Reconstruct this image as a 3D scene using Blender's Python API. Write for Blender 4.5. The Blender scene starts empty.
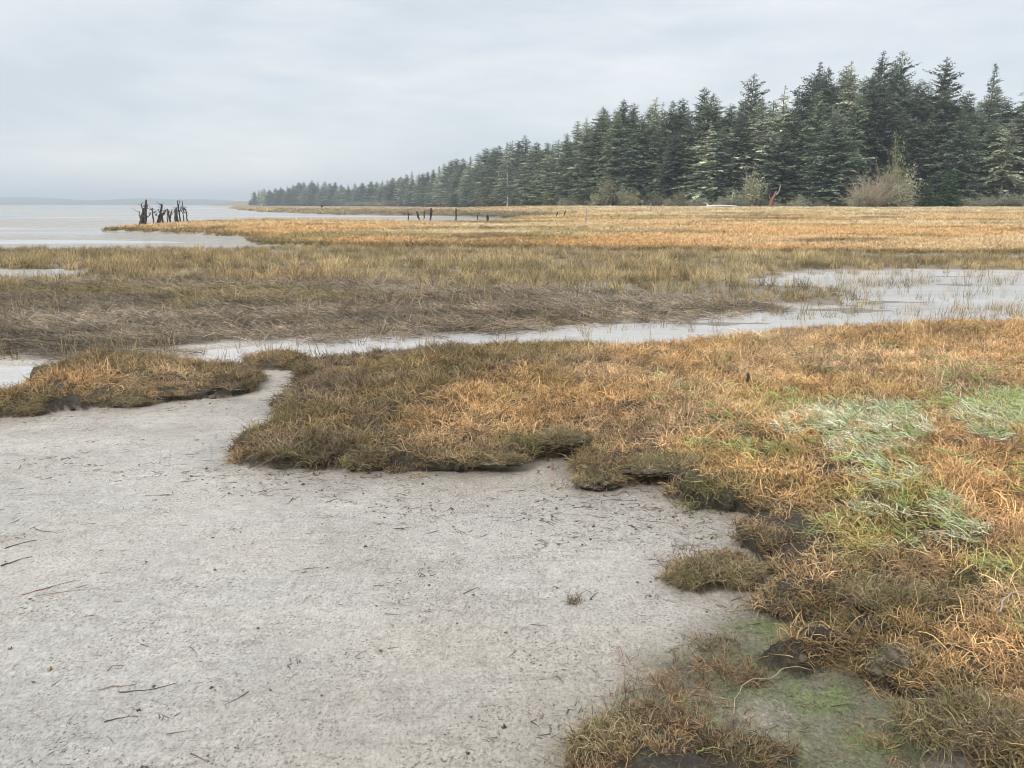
import bpy, math, random
import numpy as np
R = math.radians
SC = bpy.context.scene
COL = SC.collection
RNG = np.random.default_rng(7)

# ------------------------------------------------------------------ camera
EYE = 1.9; F = 804.0; TANP = 0.2233; P = math.atan(TANP); CP, SP = math.cos(P), math.sin(P)
def unproj(px, py, z=0.0):
    x = (px-512)/F; u = (384-py)/F
    Y = CP + SP*u; Z = -SP + CP*u
    t = (z-EYE)/Z
    return (x*t, Y*t)
def top_z(py, Y):
    return EYE + Y*math.tan(math.atan((384-py)/F) - P)
def x_at(px, Y, z=1.0):
    # ground X of picture column px at distance Y
    return (px-512)/F*(Y*CP + (EYE-z)*SP)
cam = bpy.data.cameras.new('camera'); co = bpy.data.objects.new('camera', cam); COL.objects.link(co)
cam.sensor_width = 36; cam.lens = 36*F/1024; cam.clip_start = 0.05; cam.clip_end = 40000
co.location = (0, 0, EYE); co.rotation_euler = (R(90)-P, 0, 0)
SC.camera = co
SC.cycles.filter_width = 1.0
SC.render.resolution_x = 1024; SC.render.resolution_y = 768

# ------------------------------------------------------------------ noise
def _hash(ix, iy, seed):
    h = (ix.astype(np.int64)*374761393 + iy.astype(np.int64)*668265263 + seed*974634777) & 0xffffffff
    h = ((h ^ (h >> 13))*1274126177) & 0xffffffff
    h = (h ^ (h >> 16))
    return (h & 0xffffff)/float(0xffffff)
def vnoise(x, y, seed=0):
    ix = np.floor(x); iy = np.floor(y); fx = x-ix; fy = y-iy
    fx = fx*fx*(3-2*fx); fy = fy*fy*(3-2*fy)
    a = _hash(ix, iy, seed); b = _hash(ix+1, iy, seed); c = _hash(ix, iy+1, seed); d = _hash(ix+1, iy+1, seed)
    return (a*(1-fx)+b*fx)*(1-fy) + (c*(1-fx)+d*fx)*fy
def fbm(x, y, scale, oct=4, seed=0, gain=.5):
    s = 0; a = 1; t = 0; f = 1/scale
    for i in range(oct):
        s = s + a*(vnoise(x*f+17.3*i, y*f-9.1*i, seed+i*7)-.5); t += a; a *= gain; f *= 2.03
    return s/t*2      # about -1..1
def sst(a, b, x):
    t = np.clip((x-a)/(b-a), 0, 1); return t*t*(3-2*t)

# ------------------------------------------------------------------ zones, drawn on the ground
def poly(pts):
    return np.array([unproj(*p) if len(p) == 3 else (p[0], p[1]) for p in pts])
def px(pts, z=0.0): return poly([(a, b, z) for a, b in pts])
def sdf(pl, X, Y, cap=8.0):
    cap = float(cap); out = np.full(X.shape, -cap); x0, y0 = pl.min(0)-cap; x1, y1 = pl.max(0)+cap
    m = (X > x0) & (X < x1) & (Y > y0) & (Y < y1)
    x = X[m]; y = Y[m]
    if x.size == 0: return out
    d2 = np.full(x.shape, 1e18); ins = np.zeros(x.shape, bool)
    n = len(pl)
    for i in range(n):
        ax, ay = pl[i]; bx, by = pl[(i+1) % n]
        ex, ey = bx-ax, by-ay; L = ex*ex+ey*ey+1e-12
        t = np.clip(((x-ax)*ex+(y-ay)*ey)/L, 0, 1)
        dx = x-ax-t*ex; dy = y-ay-t*ey
        d2 = np.minimum(d2, dx*dx+dy*dy)
        if ay != by:
            c = ((ay > y) != (by > y)) & (x < (bx-ax)*(y-ay)/(by-ay)+ax)
            ins ^= c
    d = np.minimum(np.sqrt(d2), cap)
    out[m] = np.where(ins, d, -d)
    return out
Z1 = .24
MAIN = poly([(300,374,0),(306,358,.12),(330,352,.2),(404,342,Z1),(435,338,Z1),(493,338,Z1),(544,333,Z1),(620,337,Z1),(712,331,Z1),
  (792,322,Z1),(862,318,Z1),(1024,315,Z1),(1700,313,Z1),(2600,500,Z1),(6.0,0.2),(3.2,-1.0),(1.45,1.4),
  (1010,800,0),(1000,762,0),(998,752,0),(985,738,0),(938,736,0),(918,728,0),(912,714,0),(922,698,0),(880,699,0),(862,684,0),(868,662,0),(835,656,0),(800,674,0),(768,664,0),(792,652,0),(850,645,0),(900,640,0),(922,626,0),
  (918,612,0),(877,611,0),(836,621,0),(787,624,0),(757,611,0),(778,592,0),(757,560,0),(744,538,0),(757,521,0),(741,516,0),(696,510,0),(669,497,0),
  (694,480,0),(673,481,0),(632,485,0),(610,493,0),(574,487,0),(580,470,0),(596,461,0),(556,458,0),(517,461,0),(478,467,0),(443,471,0),(396,472,0),(349,472,0),
  (271,470,0),(232,461,0),(229,450,0),(271,431,0),(279,419,0),(271,407,0),(302,392,0),(286,384,0)])
HUMM = poly([(0,419,0),(30,417,0),(75,411,0),(120,407,0),(170,403,0),(220,400,0),(246,396,0),(262,381,0),(252,368,.1),(215,358,.18),(175,352,.18),(115,349,.18),(75,352,.15),(55,366,.1),(28,376,0),(30,390,0),(0,402,0),(-120,412,0),(-160,425,0),(-60,424,0)])
STRIP = px([(238,366),(250,356),(280,352),(312,355),(318,364),(295,367)], .04)
CL1 = px([(569,754),(605,716),(651,716),(700,738),(741,738),(790,755),(800,800),(740,860),(600,850),(560,790)])
CL2 = px([(650,694),(658,668),(700,660),(741,668),(738,695),(690,702)])
CL3 = px([(668,583),(673,567),(700,562),(745,557),(762,574),(757,592),(735,590),(700,595)])
LANDP = poly([(103,231,0),(200,234,0),(262,237.3,0),(254,242,0),(262,245,0),(300,246.5,0),(500,249,0),(700,253,0),(1024,257,0),(90,24),(400,20),(6000,500),(6000,9000),(-1500,9000),(-560,1500),(-440,1300),
  (225,208.3,0),(240,209.5,0),(265,211.8,0),(330,214.2,0),(420,215.6,0),(480,216.8,0),(512,218.4,0),(522,220,.15),(500,221.2,.3),(450,221.6,.3),(330,220.6,.3),(260,219.8,.3),(200,221.5,.3),(150,223.5,.3),(120,227,.2)])
BROWN = poly([(265,211.8,0),(330,214.4,0),(420,216,0),(520,218.5,0),(560,217,.3),(560,213.5,.4),(440,210.8,.2),(280,209.6,.1)])
SEDGE = poly([(-500,249,0),(0,249,0),(250,247.6,0),(300,246.6,0),(500,248.6,0),(700,252,0),(1024,257,0),(1300,257,0),(1300,275,0),(1024,272,0),(860,269,0),(790,272,0),(757,283,0),(840,287,0),(850,303,0),
  (790,304,0),(700,301,0),(600,295,0),(450,289,0),(300,283,0),(150,282,0),(0,291,0),(-500,296,0)])
PUD = px([(-300,269),(60,268),(95,271),(98,275),(60,279),(-300,282)])
REED = px([(-500,292),(0,282),(150,279),(300,280),(450,285),(600,291),(700,297),(775,306),(720,314),(640,321),(560,326),(430,332),(330,337),(262,341),(200,345),(100,353),(52,359),(-100,362),(-500,362)])
WCH = px([(180,350),(262,343),(330,339),(430,334),(560,327),(640,321),(700,317),(757,306),(850,303),(840,288),(757,283),(790,272),(860,269),(1024,272),(1500,272),(1500,330),(1024,326),(862,332),(712,343),(620,348),(544,345),(435,352),(330,362),(300,368),(252,366),(200,358)])
WPOOL = px([(-500,366),(0,362),(52,362),(40,376),(30,384),(12,398),(-60,408),(-500,412)])
GLAU = px([(790,411),(860,408),(915,412),(925,430),(905,450),(905,480),(862,497),(845,480),(826,455),(795,438)], Z1)
GLAU2 = px([(905,512),(945,500),(960,520),(990,540),(955,552),(905,540)], .22)
GLAU3 = px([(955,403),(1040,396),(1150,415),(1150,440),(1024,432),(985,440),(960,422)], Z1)
OLIVE = px([(230,470),(240,400),(300,345),(540,335),(620,345),(560,380),(480,400),(420,440),(420,475)], .12)
ALG = [px([(690,640),(760,612),(860,615),(915,620),(880,660),(860,690),(900,720),(840,740),(760,700),(700,720)]), px([(800,740),(850,722),(920,745),(930,800),(800,800)])]

FA = np.array([-.43,-.326,-.264,-.2,-.139,-.077,-.015,.035,.109,.234,.358,.637,1.2])
FY = np.array([1700,1300,1050,950,800,560,390,300,235,205,195,185,180])
SHELF = px([(566,760),(600,722),(650,680),(690,648),(757,614),(800,612),(865,615),(862,690),(905,720),(930,800),(1000,900),(600,900)])
def forestY(a): return np.interp(a, FA, FY)

def zones(X, Y):
    n1 = fbm(X, Y, .35, 4, 3); n2 = fbm(X, Y, 1.6, 3, 11); nf = fbm(X, Y, 9, 3, 21)
    near = Y < 40
    e = .085*n1 + .05*n2
    z = {}
    z['main'] = sdf(MAIN, X, Y) + e
    z['humm'] = sdf(HUMM, X, Y) + e*1.3
    z['strip'] = sdf(STRIP, X, Y) + e
    z['cl1'] = sdf(CL1, X, Y, 2) + e*.5; z['cl2'] = sdf(CL2, X, Y, 2) + e*.6; z['cl3'] = sdf(CL3, X, Y, 2) + e*.3
    z['land'] = sdf(LANDP, X, Y, 60) + np.where(Y > 30, 1.0*nf + .5*n2, 0)*np.clip(Y/50, .3, 2)
    z['sedge'] = sdf(SEDGE, X, Y) + 1.0*n2 + .5*nf
    z['reed'] = sdf(REED, X, Y) + .7*n2 + .3*n1
    z['pud'] = sdf(PUD, X, Y) + .5*n2
    z['wch'] = sdf(WCH, X, Y) + .25*n2
    z['wpool'] = sdf(WPOOL, X, Y) + .25*n2
    return z
WATER = -.035
HOLLOWS = [unproj(885, 606, 0), unproj(965, 736, 0), unproj(690, 478, 0), unproj(470, 466, 0)]
def overhang(X, Y, z):
    # the bank's upper rim has slumped outward over its foot: sideways shift of the rim
    sd = np.maximum(z['main'], z['humm'])
    m = (sd > -.05) & (sd < .8) & (Y < 16)
    dx = np.zeros(X.shape); dy = np.zeros(X.shape)
    if m.any():
        x, y, s = X[m], Y[m], sd[m]; e = .04
        def f(a, b):
            q = .085*fbm(a, b, .35, 4, 3) + .05*fbm(a, b, 1.6, 3, 11)
            return np.maximum(sdf(MAIN, a, b, 1)+q, sdf(HUMM, a, b, 1)+q*1.3)
        s0 = f(x, y); gx = (f(x+e, y)-s0)/e; gy = (f(x, y+e)-s0)/e; L = np.maximum(np.hypot(gx, gy), 1.)
        A = .10*sum(np.exp(-((x-q[0])**2+(y-q[1])**2)/.28**2) for q in HOLLOWS) + .012 + .095*sst(-.2, .35, fbm(x, y, .5, 3, 91)) + .035*fbm(x, y, .13, 3, 93)
        A = A*sst(.10, .24, f(x+gx/L*.2, y+gy/L*.2))
        o = A*sst(.0, .055, s)*(1-sst(.12, .7, s))
        dx[m] = -gx/L*o; dy[m] = -gy/L*o
    return dx, dy
def height(X, Y, z=None):
    if z is None: z = zones(X, Y)
    r = np.hypot(X, Y)
    # bay flats: low bars that just break the water
    bar = fbm(X*.35, Y, 14, 4, 31)*.5 + fbm(X*.12, Y, 60, 3, 37)*.5
    bay = WATER + .004 + .10*bar
    mud = .008 + .014*fbm(X, Y, 1.1, 3, 41) + .004*fbm(X, Y, .12, 3, 43) + .009*np.maximum(fbm(X, Y*.7, .07, 3, 45)-.22, 0)*sst(-.3, .3, fbm(X, Y, .9, 3, 46))
    far = sst(13, 20, Y)
    h = mud*(1-far) + bay*far
    h = h*(1-sst(-.5, .5, z['reed'])) + (WATER+.012+.028*fbm(X, Y, .9, 4, 47))*sst(-.5, .5, z['reed'])
    h = h*(1-sst(-1, 0, z['sedge'])) + (.01+.03*fbm(X, Y, 2, 3, 48))*sst(-1, 0, z['sedge'])
    for k in ('wch', 'wpool', 'pud'):
        w = sst(-.25, .12, z[k]); h = h*(1-w) + (WATER-.017+.042*fbm(X*.4, Y, .6, 5, 49))*w
    bump = fbm(X, Y, .45, 4, 53); bump2 = fbm(X, Y, .09, 3, 57)
    def raise_(h, sd, H1, w1, H2, w2, am=.03):
        prof = H1*sst(-.01, w1, sd) + H2*sst(0, w2, sd)
        k = sst(-.02, .1, sd)
        return np.maximum(h, h*(1-k)+ (prof + (am*bump + .012*bump2)*sst(0, .25, sd))*k)
    wv = .035 + .10*(vnoise(X*1.3, Y*1.3, 61))**2
    h = raise_(h, z['main'], .13, wv, .11, 1.3, .045)
    h = raise_(h, z['humm'], .10, wv, .10, .7)
    h = raise_(h, z['strip'], .07, .12, .03, .3)
    h = raise_(h, z['cl1'], .05, .2, .05, .3)
    h = raise_(h, z['cl2'], .025, .15, .02, .3, .02)
    h = raise_(h, z['cl3'], .07, .1, .02, .2, .02)
    # the big marsh and the meadow that climbs a little to the forest
    a = X/np.maximum(Y, 1); fy = forestY(a)
    rise = .85*sst(.28, 1, Y/fy)*sst(-.12, .08, a)
    hill = np.clip((Y-fy)*.03, 0, 12)*sst(-.5, -.2, a)
    sd = z['land']
    hl = .12*sst(-.3, .5, sd) + .2*sst(0, 5, sd) + (.05*fbm(X, Y, 5, 4, 63)+.03*fbm(X, Y, 1.1, 3, 65))*sst(0, 2, sd) + rise + hill
    lowd = sst(-60, 20, -X)*sst(120, 400, Y)*.2*(1-hill/12)
    hl = hl - np.minimum(lowd, .2)
    k = sst(-.6, .3, sd); h = h*(1-k) + hl*k
    return h

# ------------------------------------------------------------------ mesh helpers
def mesh_np(name, V, Fq, attrs=None, smooth=True):
    me = bpy.data.meshes.new(name); V = np.asarray(V, np.float32); Fq = np.asarray(Fq, np.int32)
    nv, nf, k = len(V), len(Fq), Fq.shape[1]
    me.vertices.add(nv); me.vertices.foreach_set('co', V.ravel())
    me.loops.add(nf*k); me.loops.foreach_set('vertex_index', Fq.ravel())
    me.polygons.add(nf); me.polygons.foreach_set('loop_start', np.arange(0, nf*k, k, dtype=np.int32))
    me.polygons.foreach_set('use_smooth', np.full(nf, smooth, bool))
    me.update(calc_edges=True)
    for an, (ty, arr) in (attrs or {}).items():
        at = me.attributes.new(an, ty, 'POINT')
        if ty == 'FLOAT': at.data.foreach_set('value', np.asarray(arr, np.float32).ravel())
        elif ty == 'FLOAT_COLOR':
            c = np.ones((nv, 4), np.float32); c[:, :3] = arr; at.data.foreach_set('color', c.ravel())
    return me
def link(name, me, mat=None, parent=None):
    o = bpy.data.objects.new(name, me); COL.objects.link(o)
    if mat and not me.materials: me.materials.append(mat)
    if parent: o.parent = parent
    return o
def tag(o, label=None, cat=None, group=None, kind=None):
    if label: o['label'] = label
    if cat: o['category'] = cat
    if group: o['group'] = group
    if kind: o['kind'] = kind
    return o
def empty(name, loc, rz=0):
    o = bpy.data.objects.new(name, None); COL.objects.link(o); o.location = loc; o.rotation_euler = (0, 0, rz)
    o.empty_display_size = .2
    return o
class MB:
    def __init__(s): s.V = []; s.Fc = []; s.n = 0; s.sh = []
    def add(s, V, Fc, sh=1.0):
        V = np.asarray(V, float); s.V.append(V); s.Fc.append(np.asarray(Fc)+s.n); s.n += len(V)
        s.sh.append(np.full(len(V), sh) if np.isscalar(sh) else sh)
    def tube(s, pts, rad, k=6, sh=1.0, cap=True):
        pts = np.asarray(pts, float); n = len(pts); rad = np.broadcast_to(rad, (n,))
        T = np.gradient(pts, axis=0); T /= np.linalg.norm(T, axis=1)[:, None]+1e-9
        up = np.array([.31, .17, .93]) if abs(T[0, 2]) < .9 else np.array([1., .1, 0])
        A = np.cross(T, up); A /= np.linalg.norm(A, axis=1)[:, None]+1e-9; B = np.cross(T, A)
        th = np.arange(k)*2*math.pi/k
        V = pts[:, None, :] + rad[:, None, None]*(np.cos(th)[None, :, None]*A[:, None, :]+np.sin(th)[None, :, None]*B[:, None, :])
        V = V.reshape(-1, 3); i = np.arange(n-1)[:, None]*k; j = np.arange(k)[None, :]; j2 = (j+1) % k
        Fc = np.stack([i+j, i+j2, i+k+j2, i+k+j], -1).reshape(-1, 4)
        if cap:
            V = np.vstack([V, pts[-1:]+T[-1:]*rad[-1]*.3]); c = len(V)-1; b = (n-1)*k
            Fc = np.vstack([Fc, [[b+q, b+(q+1) % k, c, c] for q in range(k)]])
        s.add(V, Fc, sh)
    def mesh(s, name, smooth=True):
        V = np.vstack(s.V); Fc = np.vstack(s.Fc)
        tri = Fc[:, 2] == Fc[:, 3]
        if tri.any():
            me = bpy.data.meshes.new(name)
            loops = np.concatenate([np.concatenate(s2) for s2 in ([Fc[~tri].ravel()], [Fc[tri][:, :3].ravel()])]).astype(np.int32)
            nq, nt = (~tri).sum(), tri.sum()
            me.vertices.add(len(V)); me.vertices.foreach_set('co', V.astype(np.float32).ravel())
            me.loops.add(len(loops)); me.loops.foreach_set('vertex_index', loops)
            me.polygons.add(nq+nt); me.polygons.foreach_set('loop_start', np.concatenate([np.arange(nq)*4, nq*4+np.arange(nt)*3]).astype(np.int32))
            me.polygons.foreach_set('use_smooth', np.full(nq+nt, smooth, bool)); me.update(calc_edges=True)
            at = me.attributes.new('sh', 'FLOAT', 'POINT'); at.data.foreach_set('value', np.concatenate(s.sh).astype(np.float32))
            return me
        return mesh_np(name, V, Fc, {'sh': ('FLOAT', np.concatenate(s.sh))}, smooth)

# ------------------------------------------------------------------ materials
class NT:
    def __init__(s, name):
        s.m = bpy.data.materials.new(name); s.m.use_nodes = True; s.t = s.m.node_tree; s.n = s.t.nodes
        s.b = s.n['Principled BSDF']
    def new(s, ty, **kw):
        x = s.n.new(ty)
        for k, v in kw.items(): setattr(x, k, v)
        return x
    def l(s, a, b): s.t.links.new(a, b)
    def noise(s, scale, detail=4, rough=.55, vec=None, dist=0):
        x = s.new('ShaderNodeTexNoise'); x.inputs['Scale'].default_value = scale; x.inputs['Detail'].default_value = detail
        x.inputs['Roughness'].default_value = rough; x.inputs['Distortion'].default_value = dist
        if vec is not None: s.l(vec, x.inputs['Vector'])
        return x.outputs['Fac']
    def ramp(s, fac, stops):
        x = s.new('ShaderNodeValToRGB'); e = x.color_ramp.elements
        while len(e) < len(stops): e.new(.5)
        for q, (p, c) in zip(e, stops):
            q.position = p; q.color = (*c, 1) if len(c) == 3 else c
        s.l(fac, x.inputs[0]); return x.outputs[0]
    def mapr(s, v, a, b, c, d):
        x = s.new('ShaderNodeMapRange'); s.l(v, x.inputs[0])
        for i, q in enumerate((a, b, c, d)): x.inputs[i+1].default_value = q
        return x.outputs[0]
    def mul(s, a, b):
        x = s.new('ShaderNodeMix', data_type='RGBA', blend_type='MULTIPLY'); x.inputs[0].default_value = 1
        for v, k in ((a, 6), (b, 7)):
            if isinstance(v, tuple): x.inputs[k].default_value = (*v, 1)
            else: s.l(v, x.inputs[k])
        return x.outputs[2]
    def mix(s, f, a, b):
        x = s.new('ShaderNodeMix', data_type='RGBA')
        if isinstance(f, float): x.inputs[0].default_value = f
        else: s.l(f, x.inputs[0])
        for v, k in ((a, 6), (b, 7)):
            if isinstance(v, tuple): x.inputs[k].default_value = (*v, 1)
            else: s.l(v, x.inputs[k])
        return x.outputs[2]
    def math(s, op, a, b=None):
        x = s.new('ShaderNodeMath', operation=op)
        for i, v in enumerate((a, b)):
            if v is None: continue
            if isinstance(v, (int, float)): x.inputs[i].default_value = v
            else: s.l(v, x.inputs[i])
        return x.outputs[0]
    def pos(s, sc=(1, 1, 1)):
        g = s.new('ShaderNodeNewGeometry'); m = s.new('ShaderNodeMapping'); m.inputs['Scale'].default_value = sc
        s.l(g.outputs['Position'], m.inputs[0]); return m.outputs[0]
    def obj(s, sc=(1, 1, 1)):
        g = s.new('ShaderNodeTexCoord'); m = s.new('ShaderNodeMapping'); m.inputs['Scale'].default_value = sc
        s.l(g.outputs['Object'], m.inputs[0]); return m.outputs[0]
    def bump(s, h, strength, dist, prev=None):
        x = s.new('ShaderNodeBump'); x.inputs['Strength'].default_value = strength; x.inputs['Distance'].default_value = dist
        s.l(h, x.inputs['Height'])
        if prev is not None: s.l(prev, x.inputs['Normal'])
        return x.outputs[0]
    def attr(s, name, inst=False):
        x = s.new('ShaderNodeAttribute', attribute_name=name, attribute_type='INSTANCER' if inst else 'GEOMETRY'); return x
    def fin(s, col=None, rough=None, nrm=None, spec=None):
        if col is not None:
            if isinstance(col, tuple): s.b.inputs['Base Color'].default_value = (*col, 1)
            else: s.l(col, s.b.inputs['Base Color'])
        if rough is not None:
            if isinstance(rough, float): s.b.inputs['Roughness'].default_value = rough
            else: s.l(rough, s.b.inputs['Roughness'])
        if nrm is not None: s.l(nrm, s.b.inputs['Normal'])
        if spec is not None: s.b.inputs['Specular IOR Level'].default_value = spec
        return s.m

def veg_mat(name, rough=.6, spec=.3, transl=0.0):
    t = NT(name); c = t.attr('col', True).outputs['Color']; sh = t.attr('sh').outputs['Fac']
    col = t.mul(c, t.mix(1.0, (0, 0, 0), sh))
    x = t.new('ShaderNodeVectorMath', operation='SCALE'); t.l(c, x.inputs[0]); t.l(sh, x.inputs['Scale'])
    m = t.fin(x.outputs[0], rough, None, spec)
    if transl > 0:
        tr = t.new('ShaderNodeBsdfTranslucent'); t.l(x.outputs[0], tr.inputs[0]); mx = t.new('ShaderNodeMixShader'); mx.inputs[0].default_value = transl
        t.l(t.b.outputs[0], mx.inputs[1]); t.l(tr.outputs[0], mx.inputs[2]); t.l(mx.outputs[0], t.n['Material Output'].inputs[0])
    return m
def sh_mat(name, base, rough=.7, spec=.3, nscale=3.0, amp=.5, second=None, bump=0, transl=0.0, stretch=(1,1,1), objrand=.25):
    # a thing's own colour, varied by the mesh's 'sh' and by noise and a little from one copy to the next
    t = NT(name); sh = t.attr('sh').outputs['Fac']; v = t.obj(stretch)
    n = t.noise(nscale, 5, .6, v)
    c = t.mix(n, tuple(q*(1-amp) for q in base), tuple(min(1, q*(1+amp)) for q in (second or base)))
    oi = t.new('ShaderNodeObjectInfo').outputs['Random']
    f = t.math('MULTIPLY', sh, t.mapr(oi, 0, 1, 1-objrand, 1+objrand))
    x = t.new('ShaderNodeVectorMath', operation='SCALE'); t.l(c, x.inputs[0]); t.l(f, x.inputs['Scale'])
    nr = t.bump(t.noise(nscale*4, 5, .6, v), .8, bump) if bump else None
    m = t.fin(x.outputs[0], rough, nr, spec)
    if transl > 0:
        tr = t.new('ShaderNodeBsdfTranslucent'); t.l(x.outputs[0], tr.inputs[0]); mx = t.new('ShaderNodeMixShader'); mx.inputs[0].default_value = transl
        t.l(t.b.outputs[0], mx.inputs[1]); t.l(tr.outputs[0], mx.inputs[2]); t.l(mx.outputs[0], t.n['Material Output'].inputs[0])
    return m

# ------------------------------------------------------------------ ground
def grid_axes():
    y0 = -np.geomspace(.25, 60, 26)[::-1] + 1.05
    a = 1.8*np.exp(.0045*np.arange(0, 790)) - 1
    b = (a[-1]+1)*np.exp(.012*np.arange(1, 450)) - 1
    ys = np.concatenate([y0, a, b])
    hw = np.where(ys > .8, .95*(ys+2.5), 3.13+(.8-ys)*1.5)
    return ys, hw
def build_ground():
    ys, hw = grid_axes(); nc = 900
    u = np.linspace(-1, 1, nc)
    Y = np.repeat(ys[:, None], nc, 1); X = hw[:, None]*u[None, :]
    X = X.ravel(); Y = Y.ravel()
    z = zones(X, Y); h = height(X, Y, z)
    ny = len(ys); i = np.arange(ny-1)[:, None]*nc; j = np.arange(nc-1)[None, :]
    Fc = np.stack([i+j, i+j+1, i+nc+j+1, i+nc+j], -1).reshape(-1, 4)
    n1 = fbm(X, Y, .5, 4, 71); n2 = fbm(X, Y, 3.0, 3, 73); nf = fbm(X*.3, Y, 12, 4, 75)
    C = np.empty((len(X), 3)); mudc = np.array([.55, .515, .47])
    C[:] = mudc; C *= (1+.10*n1+.14*n2)[:, None]; C *= 1-np.array([.0, .04, .09])*sst(-.1, .5, fbm(X*.6, Y, 1.4, 4, 72))[:, None]
    beige = sst(4.6, 8.5, Y)[:, None]; C = C*(1-beige*.5) + np.array([.54, .475, .405])*beige*.5
    wet = np.full(len(X), .5) + .3*n2
    def over(w, col, wv=None):
        nonlocal C, wet
        w = np.clip(w, 0, 1); C = C*(1-w[:, None]) + np.asarray(col)*w[:, None]
        if wv is not None: wet = wet*(1-w)+wv*w
    farw = sst(15, 40, Y)
    over(farw*sst(-.4, .3, nf+.2)*.8, (.26, .225, .18), .5)
    sh_ = sdf(SHELF, X, Y, 2) + .15*n1
    over(sst(-.25, .1, sh_)*.65, (.36, .33, .255), .3); over(sst(-.1, .2, sh_)*(.1+.8*sst(-.3, .25, fbm(X, Y, .3, 4, 76))), (.24, .345, .095), .2)
    over(sst(-.1, .2, sh_)*sst(.15, .4, fbm(X, Y, .12, 3, 78))*.7, (.12, .10, .07), .2)
    for pl in ALG:
        s = sdf(pl, X, Y, 2) + .12*n1; over(sst(-.15, .12, s)*.75, (.22, .20, .15), .25); over(sst(-.1, .15, s)*(.15+.75*sst(-.25, .3, fbm(X, Y, .14, 4, 77))), (.19, .26, .085), .2)
    edge = np.maximum(np.maximum(z['main'], z['humm']), np.maximum(z['cl1'], z['cl2']))
    over(sst(-.45, -.02, edge)*.25*(Y < 14), (.27, .23, .18))
    over(sst(-.2, .2, np.maximum(z['wch'], z['pud'])), (.24, .205, .165), .7)
    over(sst(-.4, .3, z['reed'])*.8, (.15, .125, .10), .6)
    over(sst(-.4, .3, z['sedge'])*.85, (.16, .13, .08), .3)
    for k in ('main', 'humm', 'strip', 'cl1', 'cl3'):
        over(sst(-.03, .03, z[k]), (.065, .052, .036), .3)
        over(sst(.02, .12, z[k])*sst(0, .5, fbm(X, Y, .3, 3, 79))*.6, (.11, .12, .05), .1)
    over(sst(-.05, .05, z['cl2'])*.5, (.15, .12, .085), .2)
    over(sst(.0, .5, z['land']), (.27, .20, .11), 0)
    over(sst(.3, 2, z['land'])*sst(0, .4, fbm(X, Y, 6, 3, 81))*.5, (.2, .17, .07), 0)
    sb = sdf(BROWN, X, Y, 30) + 4*nf; over(sst(-3, 3, sb)*.8, (.13, .115, .085), .2)
    sh_ = sdf(SHELF, X, Y, 2) + .12*n1
    dx, dy = overhang(X, Y, z); pe = np.maximum(np.maximum(z['main'], z['humm']), np.maximum(np.maximum(z['cl1'], z['cl3']), z['strip']))
    pk_ = sst(-.03, .04, pe)*(1-sst(.3, .9, pe))*(Y < 17)
    X0, Y0 = X, Y; X = X+dx+pk_*.022*fbm(X0+h*3, Y0, .07, 4, 401); Y = Y+dy+pk_*.022*fbm(X0, Y0+h*3, .07, 4, 403)
    h = h+pk_*(.022*fbm(X0, Y0, .06, 4, 405)+.02*fbm(X0, Y0, .15, 3, 407))
    shm = sst(-.2, .1, sh_)*(Y < 5); h = h+shm*(.012*fbm(X0, Y0, .12, 4, 409)+.02*np.maximum(fbm(X0, Y0, .28, 4, 76), 0))
    pkc = np.clip(sst(-.03, .03, pe)+.5*shm, 0, 1)
    me = mesh_np('ground', np.stack([X, Y, h], 1), Fc, {'zc': ('FLOAT_COLOR', np.clip(C, 0, 1)), 'wet': ('FLOAT', np.clip(wet, 0, 1)), 'peat': ('FLOAT', pkc)})
    t = NT('tidal_ground'); zc = t.attr('zc').outputs['Color']; wt = t.attr('wet').outputs['Fac']
    p = t.pos(); pl = t.pos((1, .62, 1))
    big = t.noise(.8, 4, .55, p); patch = t.mapr(t.noise(1.9, 5, .65, p), .38, .66, 0, 1)
    fine = t.noise(85, 6, .75, pl); mid = t.noise(11, 7, .7, p, .5); fl = t.noise(34, 6, .72, pl, 1.5); spn = t.noise(70, 3, .6, p)
    # dark flecks of silt and worm casts, thick in some patches and missing in others
    fleck = t.ramp(fl, [(.0, (.25, .23, .2)), (.37, (.42, .39, .36)), (.405, (.88, .87, .86)), (.52, (1, 1, 1)), (.62, (1.12, 1.12, 1.12))])
    c = t.mul(zc, t.mix(t.mapr(patch, 0, 1, .35, 1), (1, 1, 1), fleck))
    c = t.mul(c, t.ramp(big, [(.3, (.86, .83, .80)), (.5, (1, 1, 1)), (.7, (1.1, 1.1, 1.11))]))
    c = t.mul(c, t.ramp(mid, [(.3, (.78, .76, .74)), (.5, (1, 1, 1)), (.7, (1.08, 1.08, 1.08))]))
    c = t.mul(c, t.ramp(fine, [(.34, (.42, .41, .39)), (.44, (.92, .91, .90)), (.52, (1, 1, 1)), (.62, (1.2, 1.2, 1.2))]))
    c = t.mul(c, t.mix(t.mapr(t.noise(2.6, 5, .7, p, .6), .42, .6, .1, 1), (1, 1, 1), t.ramp(spn, [(.35, (.2, .18, .16)), (.41, (1, 1, 1))])))
    mp2 = t.new('ShaderNodeMapping'); mp2.inputs['Rotation'].default_value = (0, 0, R(-28)); mp2.inputs['Scale'].default_value = (.28, 1.5, 1); t.l(p, mp2.inputs[0])
    swash = t.noise(9, 6, .7, mp2.outputs[0], 1.0)
    c = t.mul(c, t.ramp(swash, [(.3, (.72, .70, .68)), (.43, (.98, .98, .97)), (.55, (1, 1, 1)), (.7, (1.1, 1.1, 1.11))]))
    film = t.mapr(t.noise(1.1, 5, .6, t.pos((.6, 1.2, 1))), .4, .62, 0, 1)
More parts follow.
